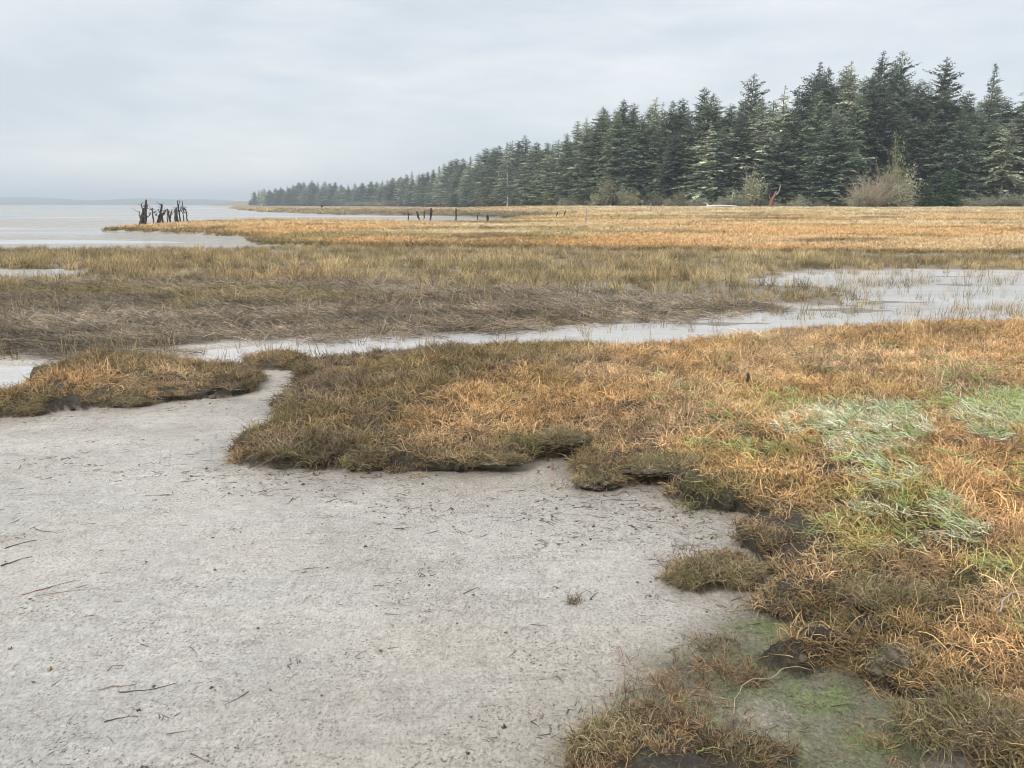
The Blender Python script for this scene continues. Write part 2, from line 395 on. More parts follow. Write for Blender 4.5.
    ro = t.math('ADD', t.mapr(wt, 0, 1, .85, .30), t.math('MULTIPLY', t.mapr(film, 0, 1, .10, -.22), t.mapr(wt, .2, .6, 0, 1)))
    pa = t.attr('peat').outputs['Fac']; pn = t.noise(55, 8, .75, p); c = t.mul(c, t.mix(pa, (1, 1, 1), t.ramp(pn, [(.32, (.35, .33, .3)), (.5, (.9, .88, .85)), (.68, (2.2, 2.1, 1.9))])))
    pb = t.math('MULTIPLY', pn, pa)
    b1 = t.bump(pb, 1., .03, t.bump(mid, .35, .03)); b2 = t.bump(fl, .9, .018, t.bump(swash, .5, .015, b1)); b3 = t.bump(fine, 1., .010, b2)
    t.l(t.math('MULTIPLY', t.mapr(film, 0, 1, .25, 1), t.mapr(wt, .2, .5, 0, 1)), t.b.inputs['Coat Weight']); t.b.inputs['Coat Roughness'].default_value = .12; t.b.inputs['Coat IOR'].default_value = 1.6; t.l(b2, t.b.inputs['Coat Normal'])
    m = t.fin(c, ro, b3, .5)
    tag(link('ground', me, m), 'pale grey tidal mud and peaty marsh ground', kind='structure')
build_ground()

def mud_to_stuff(): pass
def build_water():
    xs = np.concatenate([-np.geomspace(8, 16000, 30)[::-1], np.linspace(-7, 40, 12), np.geomspace(50, 16000, 26)])
    ys = np.concatenate([np.linspace(6.5, 60, 20), np.geomspace(70, 16000, 40)])
    X, Y = np.meshgrid(xs, ys); nx = len(xs); i = np.arange(len(ys)-1)[:, None]*nx; j = np.arange(nx-1)[None, :]
    Fc = np.stack([i+j, i+j+1, i+nx+j+1, i+nx+j], -1).reshape(-1, 4)
    me = mesh_np('water', np.stack([X.ravel(), Y.ravel(), np.full(X.size, WATER)], 1), Fc)
    t = NT('silty_water'); b1 = t.bump(t.noise(5, 6, .65, t.pos((.5, 1.6, 1))), .5, .02)
    n = t.noise(.35, 5, .6, t.pos((.15, 1, 1)))
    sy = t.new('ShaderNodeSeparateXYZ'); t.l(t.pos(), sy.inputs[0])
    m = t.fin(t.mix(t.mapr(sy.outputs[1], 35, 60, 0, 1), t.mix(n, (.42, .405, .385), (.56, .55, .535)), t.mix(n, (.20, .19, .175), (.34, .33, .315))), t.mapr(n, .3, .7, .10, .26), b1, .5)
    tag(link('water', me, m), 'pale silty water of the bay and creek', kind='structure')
build_water()
# ------------------------------------------------------------------ low vegetation (uncountable: scattered stems)
def nrm(v): return v/(np.linalg.norm(v, axis=-1, keepdims=True)+1e-9)
def strands(seed, n, r0, L, w, el, curl, grav, seg=5, tube=True, az=None, azs=.5, z0=0., shr=(.25, 1.75), bow=0.):
    g = np.random.default_rng(seed)
    th = g.uniform(0, 2*np.pi, n); rr = r0*np.sqrt(g.uniform(0, 1, n))
    p = np.stack([rr*np.cos(th), rr*np.sin(th), np.full(n, z0)+g.uniform(-.02, .0, n)*(r0/.1)], 1)
    if az is None: a = g.uniform(0, 2*np.pi, n)
    else: a = az+g.normal(0, azs, n)
    e = g.uniform(R(el[0]), R(el[1]), n)
    d = np.stack([np.cos(a)*np.cos(e), np.sin(a)*np.cos(e), np.sin(e)], 1)
    ln = g.uniform(L[0], L[1], n)/seg; wd = g.uniform(w[0], w[1], n)
    ax = nrm(g.normal(size=(n, 3)))*curl*g.uniform(.3, 1.2, (n, 1))
    pts = [p]; dirs = [d]
    for s in range(seg):
        p = p + d*ln[:, None]; pts.append(p)
        d = nrm(d + np.cross(ax, d) + g.normal(0, curl*.35, (n, 3)) + np.array([0, 0, -grav*(s+1)/seg])); dirs.append(d)
        lo = (p[:, 2] < .012) & (d[:, 2] < 0); d[lo, 2] *= -.1; d = nrm(d)
    P_ = np.stack(pts, 1); D = np.stack(dirs, 1)
    up = nrm(g.normal(size=(n, 1, 3))+np.array([0, 0, .4])); A = nrm(np.cross(D, up)); B = np.cross(D, A)
    t = np.linspace(0, 1, seg+1); tw = (1-.72*t**2)[None, :, None]*wd[:, None, None]*.5
    sh = g.uniform(shr[0], shr[1], n)
    if tube:
        k = 3; ring = [P_+tw*(math.cos(q)*A+math.sin(q)*B) for q in (0, 2.094, 4.189)]
    else:
        k = 2; ring = [P_+tw*A, P_-tw*A]
    V = np.stack(ring, 2)                       # n, seg+1, k, 3
    base = (np.arange(n)*(seg+1)*k)[:, None, None] + (np.arange(seg)*k)[None, :, None]
    if tube: j = np.arange(3)[None, None, :]; j2 = (j+1) % 3
    else: j = np.zeros((1, 1, 1), int); j2 = j+1
    Fc = np.stack([base+j, base+j2, base+k+j2, base+k+j], -1).reshape(-1, 4)
    shv = (sh[:, None, None]*(.85+.3*t)[None, :, None]*np.ones((1, 1, k))).ravel()
    return V.reshape(-1, 3), Fc, shv
def tuft(name, mat, *parts):
    m = MB()
    for (V, Fc, s) in parts: m.add(V, Fc, s)
    me = m.mesh(name, True); me.materials.append(mat); return me

def scatter(name, label, protos, Pn, rot, scl, col, idx, kind='stuff', cat=None):
    n = len(Pn)
    me = bpy.data.meshes.new(name); me.vertices.add(n); me.vertices.foreach_set('co', np.asarray(Pn, np.float32).ravel()); me.update()
    def at(nm, ty, arr, f):
        a = me.attributes.new(nm, ty, 'POINT'); a.data.foreach_set(f, arr)
    c4 = np.ones((n, 4), np.float32); c4[:, :3] = np.clip(col, 0, 1); at('col', 'FLOAT_COLOR', c4.ravel(), 'color')
    at('rot', 'FLOAT_VECTOR', np.asarray(rot, np.float32).ravel(), 'vector')
    sc = np.asarray(scl, np.float32);
    if sc.ndim == 1: sc = np.repeat(sc[:, None], 3, 1)
    at('scl', 'FLOAT_VECTOR', sc.ravel(), 'vector'); at('idx', 'INT', np.asarray(idx, np.int32), 'value')
    o = bpy.data.objects.new(name, me); COL.objects.link(o)
    pc = bpy.data.collections.new(name+'_kinds')
    for i, pm in enumerate(protos):
        po = bpy.data.objects.new('%s_kind_%02d' % (name, i), pm); pc.objects.link(po)
    g = bpy.data.node_groups.new(name+'_nodes', 'GeometryNodeTree')
    g.interface.new_socket('Geometry', in_out='INPUT', socket_type='NodeSocketGeometry')
    g.interface.new_socket('Geometry', in_out='OUTPUT', socket_type='NodeSocketGeometry')
    N = g.nodes; gi = N.new('NodeGroupInput'); go = N.new('NodeGroupOutput'); ip = N.new('GeometryNodeInstanceOnPoints')
    ci = N.new('GeometryNodeCollectionInfo'); ci.inputs['Collection'].default_value = pc
    ci.inputs['Separate Children'].default_value = True; ci.inputs['Reset Children'].default_value = True
    def na(nm, ty):
        x = N.new('GeometryNodeInputNamedAttribute'); x.data_type = ty; x.inputs['Name'].default_value = nm; return x.outputs['Attribute']
    L = g.links.new
    L(gi.outputs[0], ip.inputs['Points']); L(ci.outputs[0], ip.inputs['Instance']); ip.inputs['Pick Instance'].default_value = True
    L(na('idx', 'INT'), ip.inputs['Instance Index']); L(na('rot', 'FLOAT_VECTOR'), ip.inputs['Rotation']); L(na('scl', 'FLOAT_VECTOR'), ip.inputs['Scale'])
    L(ip.outputs[0], go.inputs[0])
    md = o.modifiers.new('scatter', 'NODES'); md.node_group = g
    tag(o, label, cat, None, kind)
    return o

def sample(y0, y1, rho, seed, pad=1.2, side=.66):
    g = np.random.default_rng(seed)
    yy = np.linspace(y0, y1, 4000); w = 2*(side*(yy+.8)+pad)
    dens = rho(yy)*w; cdf = np.cumsum(dens)*(yy[1]-yy[0]); n = int(cdf[-1])
    Y = np.interp(g.uniform(0, cdf[-1], n), cdf, yy)
    X = g.uniform(-1, 1, n)*(side*(Y+.8)+pad)
    return X, Y, g
def mixc(c, w, col): return c*(1-w[:, None]) + np.asarray(col)*w[:, None]
def rots(g, n, tilt=.2): return np.stack([g.normal(0, tilt, n), g.normal(0, tilt, n), g.uniform(0, 2*np.pi, n)], 1)

M_STEM = veg_mat('dry_stems', .6, .25); M_BLADE = veg_mat('grass_blades', .6, .2, .12); M_LUMP = veg_mat('peat_lumps', .75, .3)
ORANGE = np.array([.57, .355, .165]); TAN = np.array([.66, .50, .31]); OLV = np.array([.27, .235, .095]); BRN = np.array([.21, .14, .09]); GRN = np.array([.17, .22, .05]); DRK = np.array([.10, .078, .055])

def marsh_cover():
    pk = [tuft('stems', M_STEM, strands(s, 54, .085, (.06, .15), (.003, .0062), (5, 78), .42, .42, 6, True)) for s in range(5)]
    pk += [tuft('stems', M_STEM, strands(20+s, 36, .09, (.08, .2), (.003, .0055), (0, 50), .36, .30, 6, True), strands(30+s, 22, .08, (.05, .1), (.0045, .008), (30, 90), .3, .1, 4, True)) for s in range(3)]
    # long looping runners close to the camera
    pk += [tuft('stems', M_STEM, strands(60+s, 22, .09, (.12, .26), (.0025, .0048), (10, 70), .50, .35, 10, True), strands(70+s, 32, .08, (.05, .12), (.0028, .0055), (20, 80), .45, .3, 5, True)) for s in range(3)]
    X, Y, g = sample(1.0, 19, lambda y: 265*np.clip(5/np.maximum(y, 1), .42, 1), 101)
    z = zones(X, Y)
    sd = np.maximum(z['main'], z['humm'])
    lf = np.maximum(z['cl1'], np.maximum(z['cl3'], z['strip']))
    n1 = fbm(X, Y, .8, 4, 201); n2 = fbm(X, Y, .22, 3, 203)
    gl = np.maximum(sdf(GLAU, X, Y, 3), np.maximum(sdf(GLAU2, X, Y, 3), sdf(GLAU3, X, Y, 3))) + .2*n2
    shf = sdf(SHELF, X, Y, 2); ps_ = fbm(X, Y, .28, 4, 207)
    keep = ((sd > .01) & (g.uniform(size=len(X)) < np.where(sd < .14, np.where(sd < .07, .12+.88*sst(-.15, .2, fbm(X, Y, .22, 4, 233)), 1.), .68)*np.where(gl > .05, .45, 1))) | ((lf > .0) & (g.uniform(size=len(X)) < .97)) | ((z['cl2'] > -.05) & (g.uniform(size=len(X)) < .5)) | ((np.maximum(sd, lf) > -.16) & (g.uniform(size=len(X)) < .04)) | ((shf > -.03) & (g.uniform(size=len(X)) < .04+.8*sst(.0, .28, ps_)))
    # trampled bare hollows
    keep &= ~((fbm(X, Y, .55, 3, 205) > .42) & (sd < .6) & (g.uniform(size=len(X)) < .5))
    hw = sum(np.exp(-((X-q[0])**2+(Y-q[1])**2)/.24**2) for q in HOLLOWS); keep &= ~((hw > .35) & (sd < .09) & (g.uniform(size=len(X)) < .95))
    X, Y, n1, n2, sd, gl = [q[keep] for q in (X, Y, n1, n2, sd, gl)]; zz = {k: v[keep] for k, v in z.items()}
    h = height(X, Y, zz); n = len(X); dx, dy = overhang(X, Y, zz); XO, YO = X+dx, Y+dy
    c = np.repeat(ORANGE[None], n, 0)
    c = mixc(c, sst(-.2, .5, n1)*.55, TAN)
    c = mixc(c, sst(.1, .55, fbm(X, Y, .5, 3, 211))*.6, BRN*1.4)
    c = mixc(c, sst(.15, .55, fbm(X, Y, .35, 3, 213))*.55, OLV)
    ol = sst(-.3, .4, sdf(OLIVE, X, Y, 4)+.4*n1); c = mixc(c, ol*(.5+.4*sst(-.5, .3, n2)), OLV*.48+BRN*.28)
    ol2 = ol*sst(-.1, .4, fbm(X, Y, .7, 3, 215)); c = mixc(c, ol2*.6, (.19, .14, .11))
    hm = (zz['humm'] > -.1); wq = (.75-.5*sst(0, .4, fbm(X, Y, .9, 3, 218)))[hm][:, None]; c[hm] = c[hm]*(1-wq)+np.array([.15, .115, .06])*wq
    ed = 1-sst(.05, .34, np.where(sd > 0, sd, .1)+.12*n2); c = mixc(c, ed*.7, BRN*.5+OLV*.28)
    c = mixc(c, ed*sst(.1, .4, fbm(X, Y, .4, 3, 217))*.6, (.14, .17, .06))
    gr = sst(-.9, .1, gl)*sst(0, .4, fbm(X, Y, .45, 3, 219)); c = mixc(c, gr*.6, (.30, .30, .07))
    c = mixc(c, (sd < 0)*(Y < 4.2)*(.35+.5*g.uniform(size=n)), (.24, .155, .09))
    low = (sd < 0); s = g.uniform(.75, 1.25, n)*np.where(low & (zz['strip'] < 0), .72, 1)*np.where(sd < .2, .8, 1)*(1+.012*Y)
    c = c*(.72+.46*sst(-.5, .5, fbm(X, Y, .17, 3, 209)))[:, None]*g.uniform(.65, 1.3, n)[:, None]
    near = Y < 4.2; idx = g.integers(0, 8, n); idx[near & (g.uniform(size=n) < .5) & (sd > .12)] += 3; idx = np.minimum(idx, 10)
    sz = np.stack([s, s, s*g.uniform(.65, 1.05, n)], 1)
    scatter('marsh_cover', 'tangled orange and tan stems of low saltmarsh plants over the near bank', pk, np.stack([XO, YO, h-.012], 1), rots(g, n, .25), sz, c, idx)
marsh_cover()

def edge_lumps():
    def lump(seed):
        g = np.random.default_rng(seed); import bmesh
        bm = bmesh.new(); bmesh.ops.create_icosphere(bm, subdivisions=3, radius=.05); V = np.array([v.co[:] for v in bm.verts]); Fc = np.array([[v.index for v in f.verts] for f in bm.faces]); bm.free()
        off = seed*3.1; d = fbm(V[:, 0]+off, V[:, 1]+V[:, 2]*1.3, .035, 4, seed)*.7+fbm(V[:, 2]+off, V[:, 0]-V[:, 1], .014, 3, seed+5)*.5
        V = V*(1+d)[:, None]*np.array([1, .8, .6]); me = mesh_np('lump', V, Fc, {'sh': ('FLOAT', 1+.4*d)}); me.materials.append(M_LUMP); return me
    ps = [lump(s) for s in range(5)]
    X, Y, g = sample(1.0, 15, lambda y: 260*np.clip(5/np.maximum(y, 1), .5, 1), 111)
    z = zones(X, Y); sd = np.maximum(np.maximum(z['main'], z['humm']), np.maximum(z['cl1'], np.maximum(z['strip'], z['cl3'])))
    u = g.uniform(size=len(X)); k = ((sd > -.03) & (sd < .07) & (u < .5)) | ((sdf(SHELF, X, Y, 2) > 0) & (u < .07+.3*sst(.1, .4, fbm(X, Y, .28, 4, 207)))) | ((sd > -.3) & (sd <= -.03) & (u < .05)) | ((z['cl2'] > -.05) & (u < .12)); X, Y = X[k], Y[k]; sd = sd[k]
    h = height(X, Y); n = len(X); s = g.uniform(.15, 1, n)**2*.75*np.where(Y < 4.3, .6, 1)*np.where(sd < -.03, .4, 1)
    c = np.repeat(np.array([[.095, .075, .052]]), n, 0); c = mixc(c, sst(.0, .5, fbm(X, Y, .5, 3, 221))*.5, (.10, .10, .05)); c = mixc(c, g.uniform(0, .15, n), (.20, .165, .12)); c *= g.uniform(.5, 1.05, n)[:, None]
    scatter('edge_lumps', 'crumbled lumps of dark peat along the eroded marsh edge', ps, np.stack([X, Y, h+.004*s], 1), rots(g, n, .6), np.stack([s*1.2, s, s], 1), c, g.integers(0, 5, n))
edge_lumps()

def glaucous():
    ps = [tuft('blades', M_BLADE, strands(300+s, 20, .07, (.05, .15), (.0025, .0052), (2, 38), .26, .28, 6, False, az=0, azs=1.1)) for s in range(4)]
    X, Y, g = sample(3, 12, lambda y: 330+0*y, 121); n2 = fbm(X, Y, .25, 3, 223); n3 = fbm(X, Y, .6, 3, 227)
    g1 = np.maximum(sdf(GLAU, X, Y, 3), np.maximum(sdf(GLAU2, X, Y, 3), sdf(GLAU3, X, Y, 3)))
    gl = g1 + .3*n2
    z = zones(X, Y); u = g.uniform(size=len(X))
    # strings of blades running right across the bank from the patches
    band = sst(.25, .5, fbm(X*.45, Y*1.6, .8, 3, 229))*sst(-1.9, -.1, g1)*(X > 1.2)
    k = (z['main'] > .25) & (((gl > 0) & (u < .3+.65*sst(-.3, .3, fbm(X, Y, .2, 3, 228)))) | (u < .38*band) | (u < .03*sst(-3, -.3, g1)*(X > 1)))
    X, Y, gl, n3 = X[k], Y[k], gl[k], n3[k]; h = height(X, Y); n = len(X)
    c = np.repeat(np.array([[.46, .49, .29]]), n, 0); c = mixc(c, g.uniform(0, 1, n)**1.3, (.72, .73, .58)); c = mixc(c, (g.uniform(size=n) < .22)*.85, (.22, .33, .06)); c = mixc(c, sst(.0, .5, n3)*.45, (.27, .32, .08))
    out = gl < 0; c[out] = c[out]*.3+np.array([.33, .38, .11])*.7
    c *= g.uniform(.75, 1.15, n)[:, None]
    ro = np.stack([g.normal(0, .12, n), g.normal(0, .12, n), (3.3+1.9*fbm(X, Y, .7, 2, 231))+g.normal(0, 1.2, n)], 1)
    scatter('pale_grass', 'flattened blue green grass blades lying on the orange marsh', ps, np.stack([X, Y, h+.035+g.uniform(0, .03, n)], 1), ro, g.uniform(.7, 1.15, n), c, g.integers(0, 4, n))
glaucous()

def reeds():
    ps = [tuft('reeds', M_STEM, strands(400+s, 46, .22, (.10, .34), (.003, .0075), (-4, 22), .18, .14, 4, False, az=0, azs=1.0, z0=.02, shr=(.4, 1.9))) for s in range(4)]
    ps += [tuft('reeds', M_STEM, strands(410+s, 34, .2, (.1, .3), (.003, .007), (5, 50), .22, .30, 5, False, az=0, azs=1.4, z0=.01, shr=(.4, 1.9))) for s in range(3)]
    X, Y, g = sample(9.5, 27, lambda y: 60*np.clip(13/y, .45, 1), 131, pad=3)
    z = zones(X, Y); u = g.uniform(size=len(X)); wetg = sst(.15, .55, fbm(X*.5, Y, 1.0, 3, 233))*(1-sst(.2, 2.2, z['reed']))
    k = (z['reed'] > -.35) & (np.maximum(z['main'], z['humm']) < 0) & (u < np.where(z['reed'] > .25, 1-.8*wetg, .3)*np.where(fbm(X, Y, .5, 3, 242) > .25, .35, 1)); X, Y = X[k], Y[k]; zr = z['reed'][k]; h = np.maximum(height(X, Y), WATER); n = len(X)
    n1 = fbm(X, Y, 2.2, 3, 235); n2 = fbm(X*.4, Y, 1, 3, 237)
    c = np.repeat(np.array([[.27, .215, .155]]), n, 0); c = mixc(c, sst(-.2, .6, n1)*.6, (.36, .30, .22)); c = mixc(c, sst(-.2, .4, n2)*.8, (.12, .10, .07)); c = mixc(c, sst(.2, .6, fbm(X, Y, 3, 3, 239))*.5, (.24, .19, .07))
    c *= g.uniform(.4, 1.35, n)[:, None]
    sw = 3.5+2.2*fbm(X, Y, 1.8, 3, 241)
    ro = np.stack([g.normal(0, .08, n), g.normal(0, .08, n), sw+g.normal(0, .45, n)], 1)
    scatter('flattened_reeds', 'grey brown mat of dead reeds pressed flat on wet mud', ps, np.stack([X, Y, h+g.uniform(0, .05, n)], 1), ro, g.uniform(.75, 1.25, n), c, g.integers(0, 7, n))
reeds()

def sedge():
    ps = [tuft('sedge', M_STEM, strands(500+s, 20, .14, (.16, .42), (.006, .012), (55, 90), .12, .18, 4, False, shr=(.4, 1.8)), strands(520+s, 16, .18, (.2, .42), (.006, .011), (15, 65), .14, .4, 5, False, shr=(.4, 1.7))) for s in range(4)]
    th = [tuft('sedge', M_STEM, strands(540+s, 9, .10, (.16, .42), (.005, .010), (60, 90), .06, .08, 3, False)) for s in range(3)]
    X, Y, g = sample(15, 46, lambda y: 26*np.clip(24/y, .5, 1), 141, pad=4)
    z = zones(X, Y); u = g.uniform(size=len(X)); sd = z['sedge']
    k = (sd > 0) & (z['pud'] < .1) & (z['land'] < 1.2) & (u < np.where((z['wch'] > .1), .2, np.clip(.3+sd*.4, 0, .85)*np.where(fbm(X*.5, Y, 1.6, 3, 244) > .15, .45, 1)))
    X1, Y1 = X[k], Y[k]; n1k = k.sum(); i1 = g.integers(0, 4, n1k)
    # thin emergent stems in the creek and through the reed mat
    X2, Y2, g2 = sample(9.5, 30, lambda y: 26+0*y, 142, pad=3); z2 = zones(X2, Y2); u2 = g2.uniform(size=len(X2)); cl = fbm(X2, Y2, 1.8, 3, 243)
    k2 = (np.maximum(z2['main'], z2['humm']) < -.15) & (((z2['reed'] > -1.0) & (u2 < .25+1.0*sst(.0, .4, cl))) | ((z2['wch'] > 0) & (u2 < .16+.84*sst(.05, .4, cl)))) & ((z2['reed'] > -3) | (z2['wch'] > 0)) & (u2 < .3+.7*(z2['wch'] > -1.2))
    X2, Y2 = X2[k2], Y2[k2]
    X = np.concatenate([X1, X2]); Y = np.concatenate([Y1, Y2]); n = len(X); idx = np.concatenate([i1, 4+g2.integers(0, 3, len(X2))])
    h = np.maximum(height(X, Y), WATER-.02)
    c = np.repeat(np.array([[.42, .325, .175]]), n, 0); n1 = fbm(X, Y*.6, 2.4, 3, 245)
    c = mixc(c, sst(-.3, .4, n1)*.65, (.21, .175, .09)); c = mixc(c, sst(0, .5, fbm(X, Y, 1.3, 3, 247))*.7, (.54, .42, .22)); c = mixc(c, sst(.0, .5, fbm(X, Y, 3, 3, 249))*.6, (.36, .24, .12)); c = mixc(c, sst(.1, .45, fbm(X*.4, Y, .9, 3, 250))*.7, (.14, .115, .06))
    c = mixc(c, (np.arange(n) >= n1k)*.5, (.18, .13, .07))
    c *= g.uniform(.4, 1.3, n)[:, None]
    s = g.uniform(.4, 1.05, n)*(.9+.5*fbm(X, Y, 1.5, 3, 252)); s[:n1k] *= np.where(Y[:n1k] > 30, .85, 1)
    ro = rots(g, n, .1)
    scatter('sedge_bed', 'upright ochre and olive sedge standing in a band beyond the reed mat', ps+th, np.stack([X, Y, h-.01], 1), ro, s, c, idx)
sedge()

def far_marsh():
    ps = [tuft('clump', M_STEM, strands(600+s, 60, .26, (.12, .26), (.010, .022), (10, 80), .25, .25, 3, False)) for s in range(5)]
    X, Y, g = sample(30, 330, lambda y: 26*(33/y)**1.75, 151, pad=6)
    z = zones(X, Y); u = g.uniform(size=len(X)); a = X/Y; fy = forestY(a)
    br = sdf(BROWN, X, Y, 30)+4*fbm(X*.3, Y, 12, 4, 75)
    k = (z['land'] > .1) & (Y < fy+6) & (u < np.where(br > 0, .35, 1)*np.clip(.5+z['land'], 0, 1))
    X, Y, a, fy, br = [q[k] for q in (X, Y, a, fy, br)]; zl = z['land'][k]; h = height(X, Y, {q: v[k] for q, v in z.items()}); n = len(X)
    c = np.repeat(ORANGE[None]*1.03, n, 0)
    c = mixc(c, sst(38, 75, Y)*.5, (.58, .455, .26)); c = mixc(c, sst(-.15, .4, fbm(X*.5, Y, 9, 4, 251))*.8, (.60, .49, .31))
    c = mixc(c, sst(.1, .5, fbm(X*.5, Y, 5, 3, 253))*.8, (.27, .22, .095))
    c = mixc(c, sst(.2, .5, fbm(X*.4, Y, 3, 3, 255))*.7, (.13, .10, .055))
    c = mixc(c, (1-sst(0, 1.6, zl))*.75, (.13, .11, .055))
    pale = sst(.5, .9, Y/fy)*sst(-.08, .1, a); c = mixc(c, pale*.8, (.62, .53, .36))
    c = mixc(c, sst(.3, .6, fbm(X*.3, Y, 16, 3, 257))*pale*.6, (.34, .30, .11))
    c = mixc(c, sst(-2, 3, br)*.8, (.16, .135, .09))
    lft = sst(90, 200, Y)*sst(.03, -.1, a) if False else sst(90, 200, Y)*(1-sst(-.1, .03, a)); c = mixc(c, lft*.5, (.40, .33, .21))
    c *= g.uniform(.75, 1.25, n)[:, None]
    s = g.uniform(.7, 1.2, n)*(Y/38)**.72
    sz = np.stack([s*1.3, s*1.3, s*.75*np.where(Y > 120, .7, 1)], 1)
    scatter('far_marsh_cover', 'rust orange and straw coloured marsh plants stretching to the forest', ps, np.stack([X, Y, h-.02], 1), rots(g, n, .12), sz, c, g.integers(0, 5, n))
far_marsh()

def mud_litter():
    def twig(seed):
        return tuft('litter', M_STEM, strands(seed, 1, .001, (.03, .09), (.002, .005), (-2, 6), .18, .05, 4, True, z0=.002))
    ps = [twig(700+s) for s in range(6)]
    ps += [tuft('litter', M_STEM, strands(720+s, 5, .03, (.02, .05), (.002, .004), (0, 20), .3, .1, 3, True, z0=.003)) for s in range(2)]
    ps += [tuft('litter', M_LUMP, strands(730+s, 7, .006, (.004, .010), (.006, .012), (-10, 60), .5, .1, 2, True, z0=.001)) for s in range(2)]
    X, Y, g = sample(1.2, 14, lambda y: 900*np.clip(5/np.maximum(y, 1), .25, 1), 161)
    z = zones(X, Y); u = g.uniform(size=len(X)); cl = fbm(X*.6, Y, .8, 4, 261)
    me_ = np.maximum(np.maximum(z['main'], z['humm']), z['cl1'])
    k = (me_ < 0) & (z['wch'] < 0) & (z['wpool'] < 0) & (u < .05+.75*sst(.05, .5, cl)+.2*sst(-.5, 0, me_)); X, Y = X[k], Y[k]; h = height(X, Y); n = len(X)
    c = np.repeat(np.array([[.11, .095, .075]]), n, 0); c = mixc(c, g.uniform(0, 1, n)**2, (.25, .17, .10)); c *= g.uniform(.6, 1.3, n)[:, None]
    ro = np.stack([g.normal(0, .05, n), g.normal(0, .05, n), 3.3+g.normal(0, .7, n)], 1)
    scatter('mud_litter', 'dark crumbs and bits of dead stem strewn over the pale mud', ps, np.stack([X, Y, h], 1), ro, .35+1.1*g.uniform(0, 1, n)**2.6, c, g.integers(0, 10, n))
mud_litter()
# ------------------------------------------------------------------ sky, sun, haze, far hills
SUN_EL, SUN_AZ = 42, 215      # azimuth counted clockwise from +Y: behind the camera, to the left
w = bpy.data.worlds.new('World'); SC.world = w; w.use_nodes = True; wn = w.node_tree.nodes; wl = w.node_tree.links.new
for x in list(wn): wn.remove(x)
out = wn.new('ShaderNodeOutputWorld'); sky = wn.new('ShaderNodeTexSky'); sky.sky_type = 'NISHITA'; sky.sun_disc = False
sky.sun_elevation = R(SUN_EL); sky.sun_rotation = R(SUN_AZ)
bg1 = wn.new('ShaderNodeBackground'); bg1.inputs[1].default_value = .1; wl(sky.outputs[0], bg1.inputs[0])
tc = wn.new('ShaderNodeTexCoord'); mp = wn.new('ShaderNodeMapping'); mp.inputs['Scale'].default_value = (1.2, 1.2, 5.0); wl(tc.outputs['Generated'], mp.inputs[0])
nz = wn.new('ShaderNodeTexNoise'); nz.inputs['Scale'].default_value = 2.2; nz.inputs['Detail'].default_value = 7; nz.inputs['Roughness'].default_value = .5; nz.inputs['Distortion'].default_value = .3; wl(mp.outputs[0], nz.inputs['Vector'])
cr = wn.new('ShaderNodeValToRGB'); e = cr.color_ramp.elements
e[0].position = .38; e[0].color = (.64, .705, .76, 1); e[1].position = .66; e[1].color = (.88, .90, .915, 1)
sx = wn.new('ShaderNodeSeparateXYZ'); wl(tc.outputs['Generated'], sx.inputs[0])
n2 = wn.new('ShaderNodeTexNoise'); n2.inputs['Scale'].default_value = 9; n2.inputs['Detail'].default_value = 6; n2.inputs['Roughness'].default_value = .55; n2.inputs['Distortion'].default_value = .5; wl(mp.outputs[0], n2.inputs['Vector'])
def wm(op, a, b, c=None):
    q = wn.new('ShaderNodeMath'); q.operation = op
    for i_, v_ in enumerate((a, b, c)):
        if v_ is None: continue
        if isinstance(v_, float): q.inputs[i_].default_value = v_
        else: wl(v_, q.inputs[i_])
    return q.outputs[0]
cv = wm('ADD', wm('MULTIPLY', nz.outputs['Fac'], .78), wm('MULTIPLY', n2.outputs['Fac'], .22))
cv = wm('MULTIPLY_ADD', sx.outputs[0], .10, cv); wl(cv, cr.inputs[0])
mr = wn.new('ShaderNodeMapRange'); wl(sx.outputs[2], mr.inputs[0]); mr.inputs[1].default_value = .25; mr.inputs[2].default_value = 1; mr.inputs[3].default_value = 1; mr.inputs[4].default_value = 1.9
bg2 = wn.new('ShaderNodeBackground'); wl(cr.outputs[0], bg2.inputs[0]); wl(mr.outputs[0], bg2.inputs[1])
mx = wn.new('ShaderNodeMixShader'); mx.inputs[0].default_value = .88; wl(bg1.outputs[0], mx.inputs[1]); wl(bg2.outputs[0], mx.inputs[2]); wl(mx.outputs[0], out.inputs[0])
sl = bpy.data.lights.new('sun', 'SUN'); sl.energy = 2.7; sl.angle = R(11); sl.color = (1, .95, .88)
so = bpy.data.objects.new('sun', sl); COL.objects.link(so)
az = R(SUN_AZ); d = (math.sin(az)*math.cos(R(SUN_EL)), math.cos(az)*math.cos(R(SUN_EL)), math.sin(R(SUN_EL)))
from mathutils import Vector
so.rotation_euler = Vector(d).to_track_quat('Z', 'Y').to_euler()
SC.view_settings.view_transform = 'Standard'; SC.view_settings.look = 'None'; SC.view_settings.exposure = .15; SC.view_settings.gamma = 1

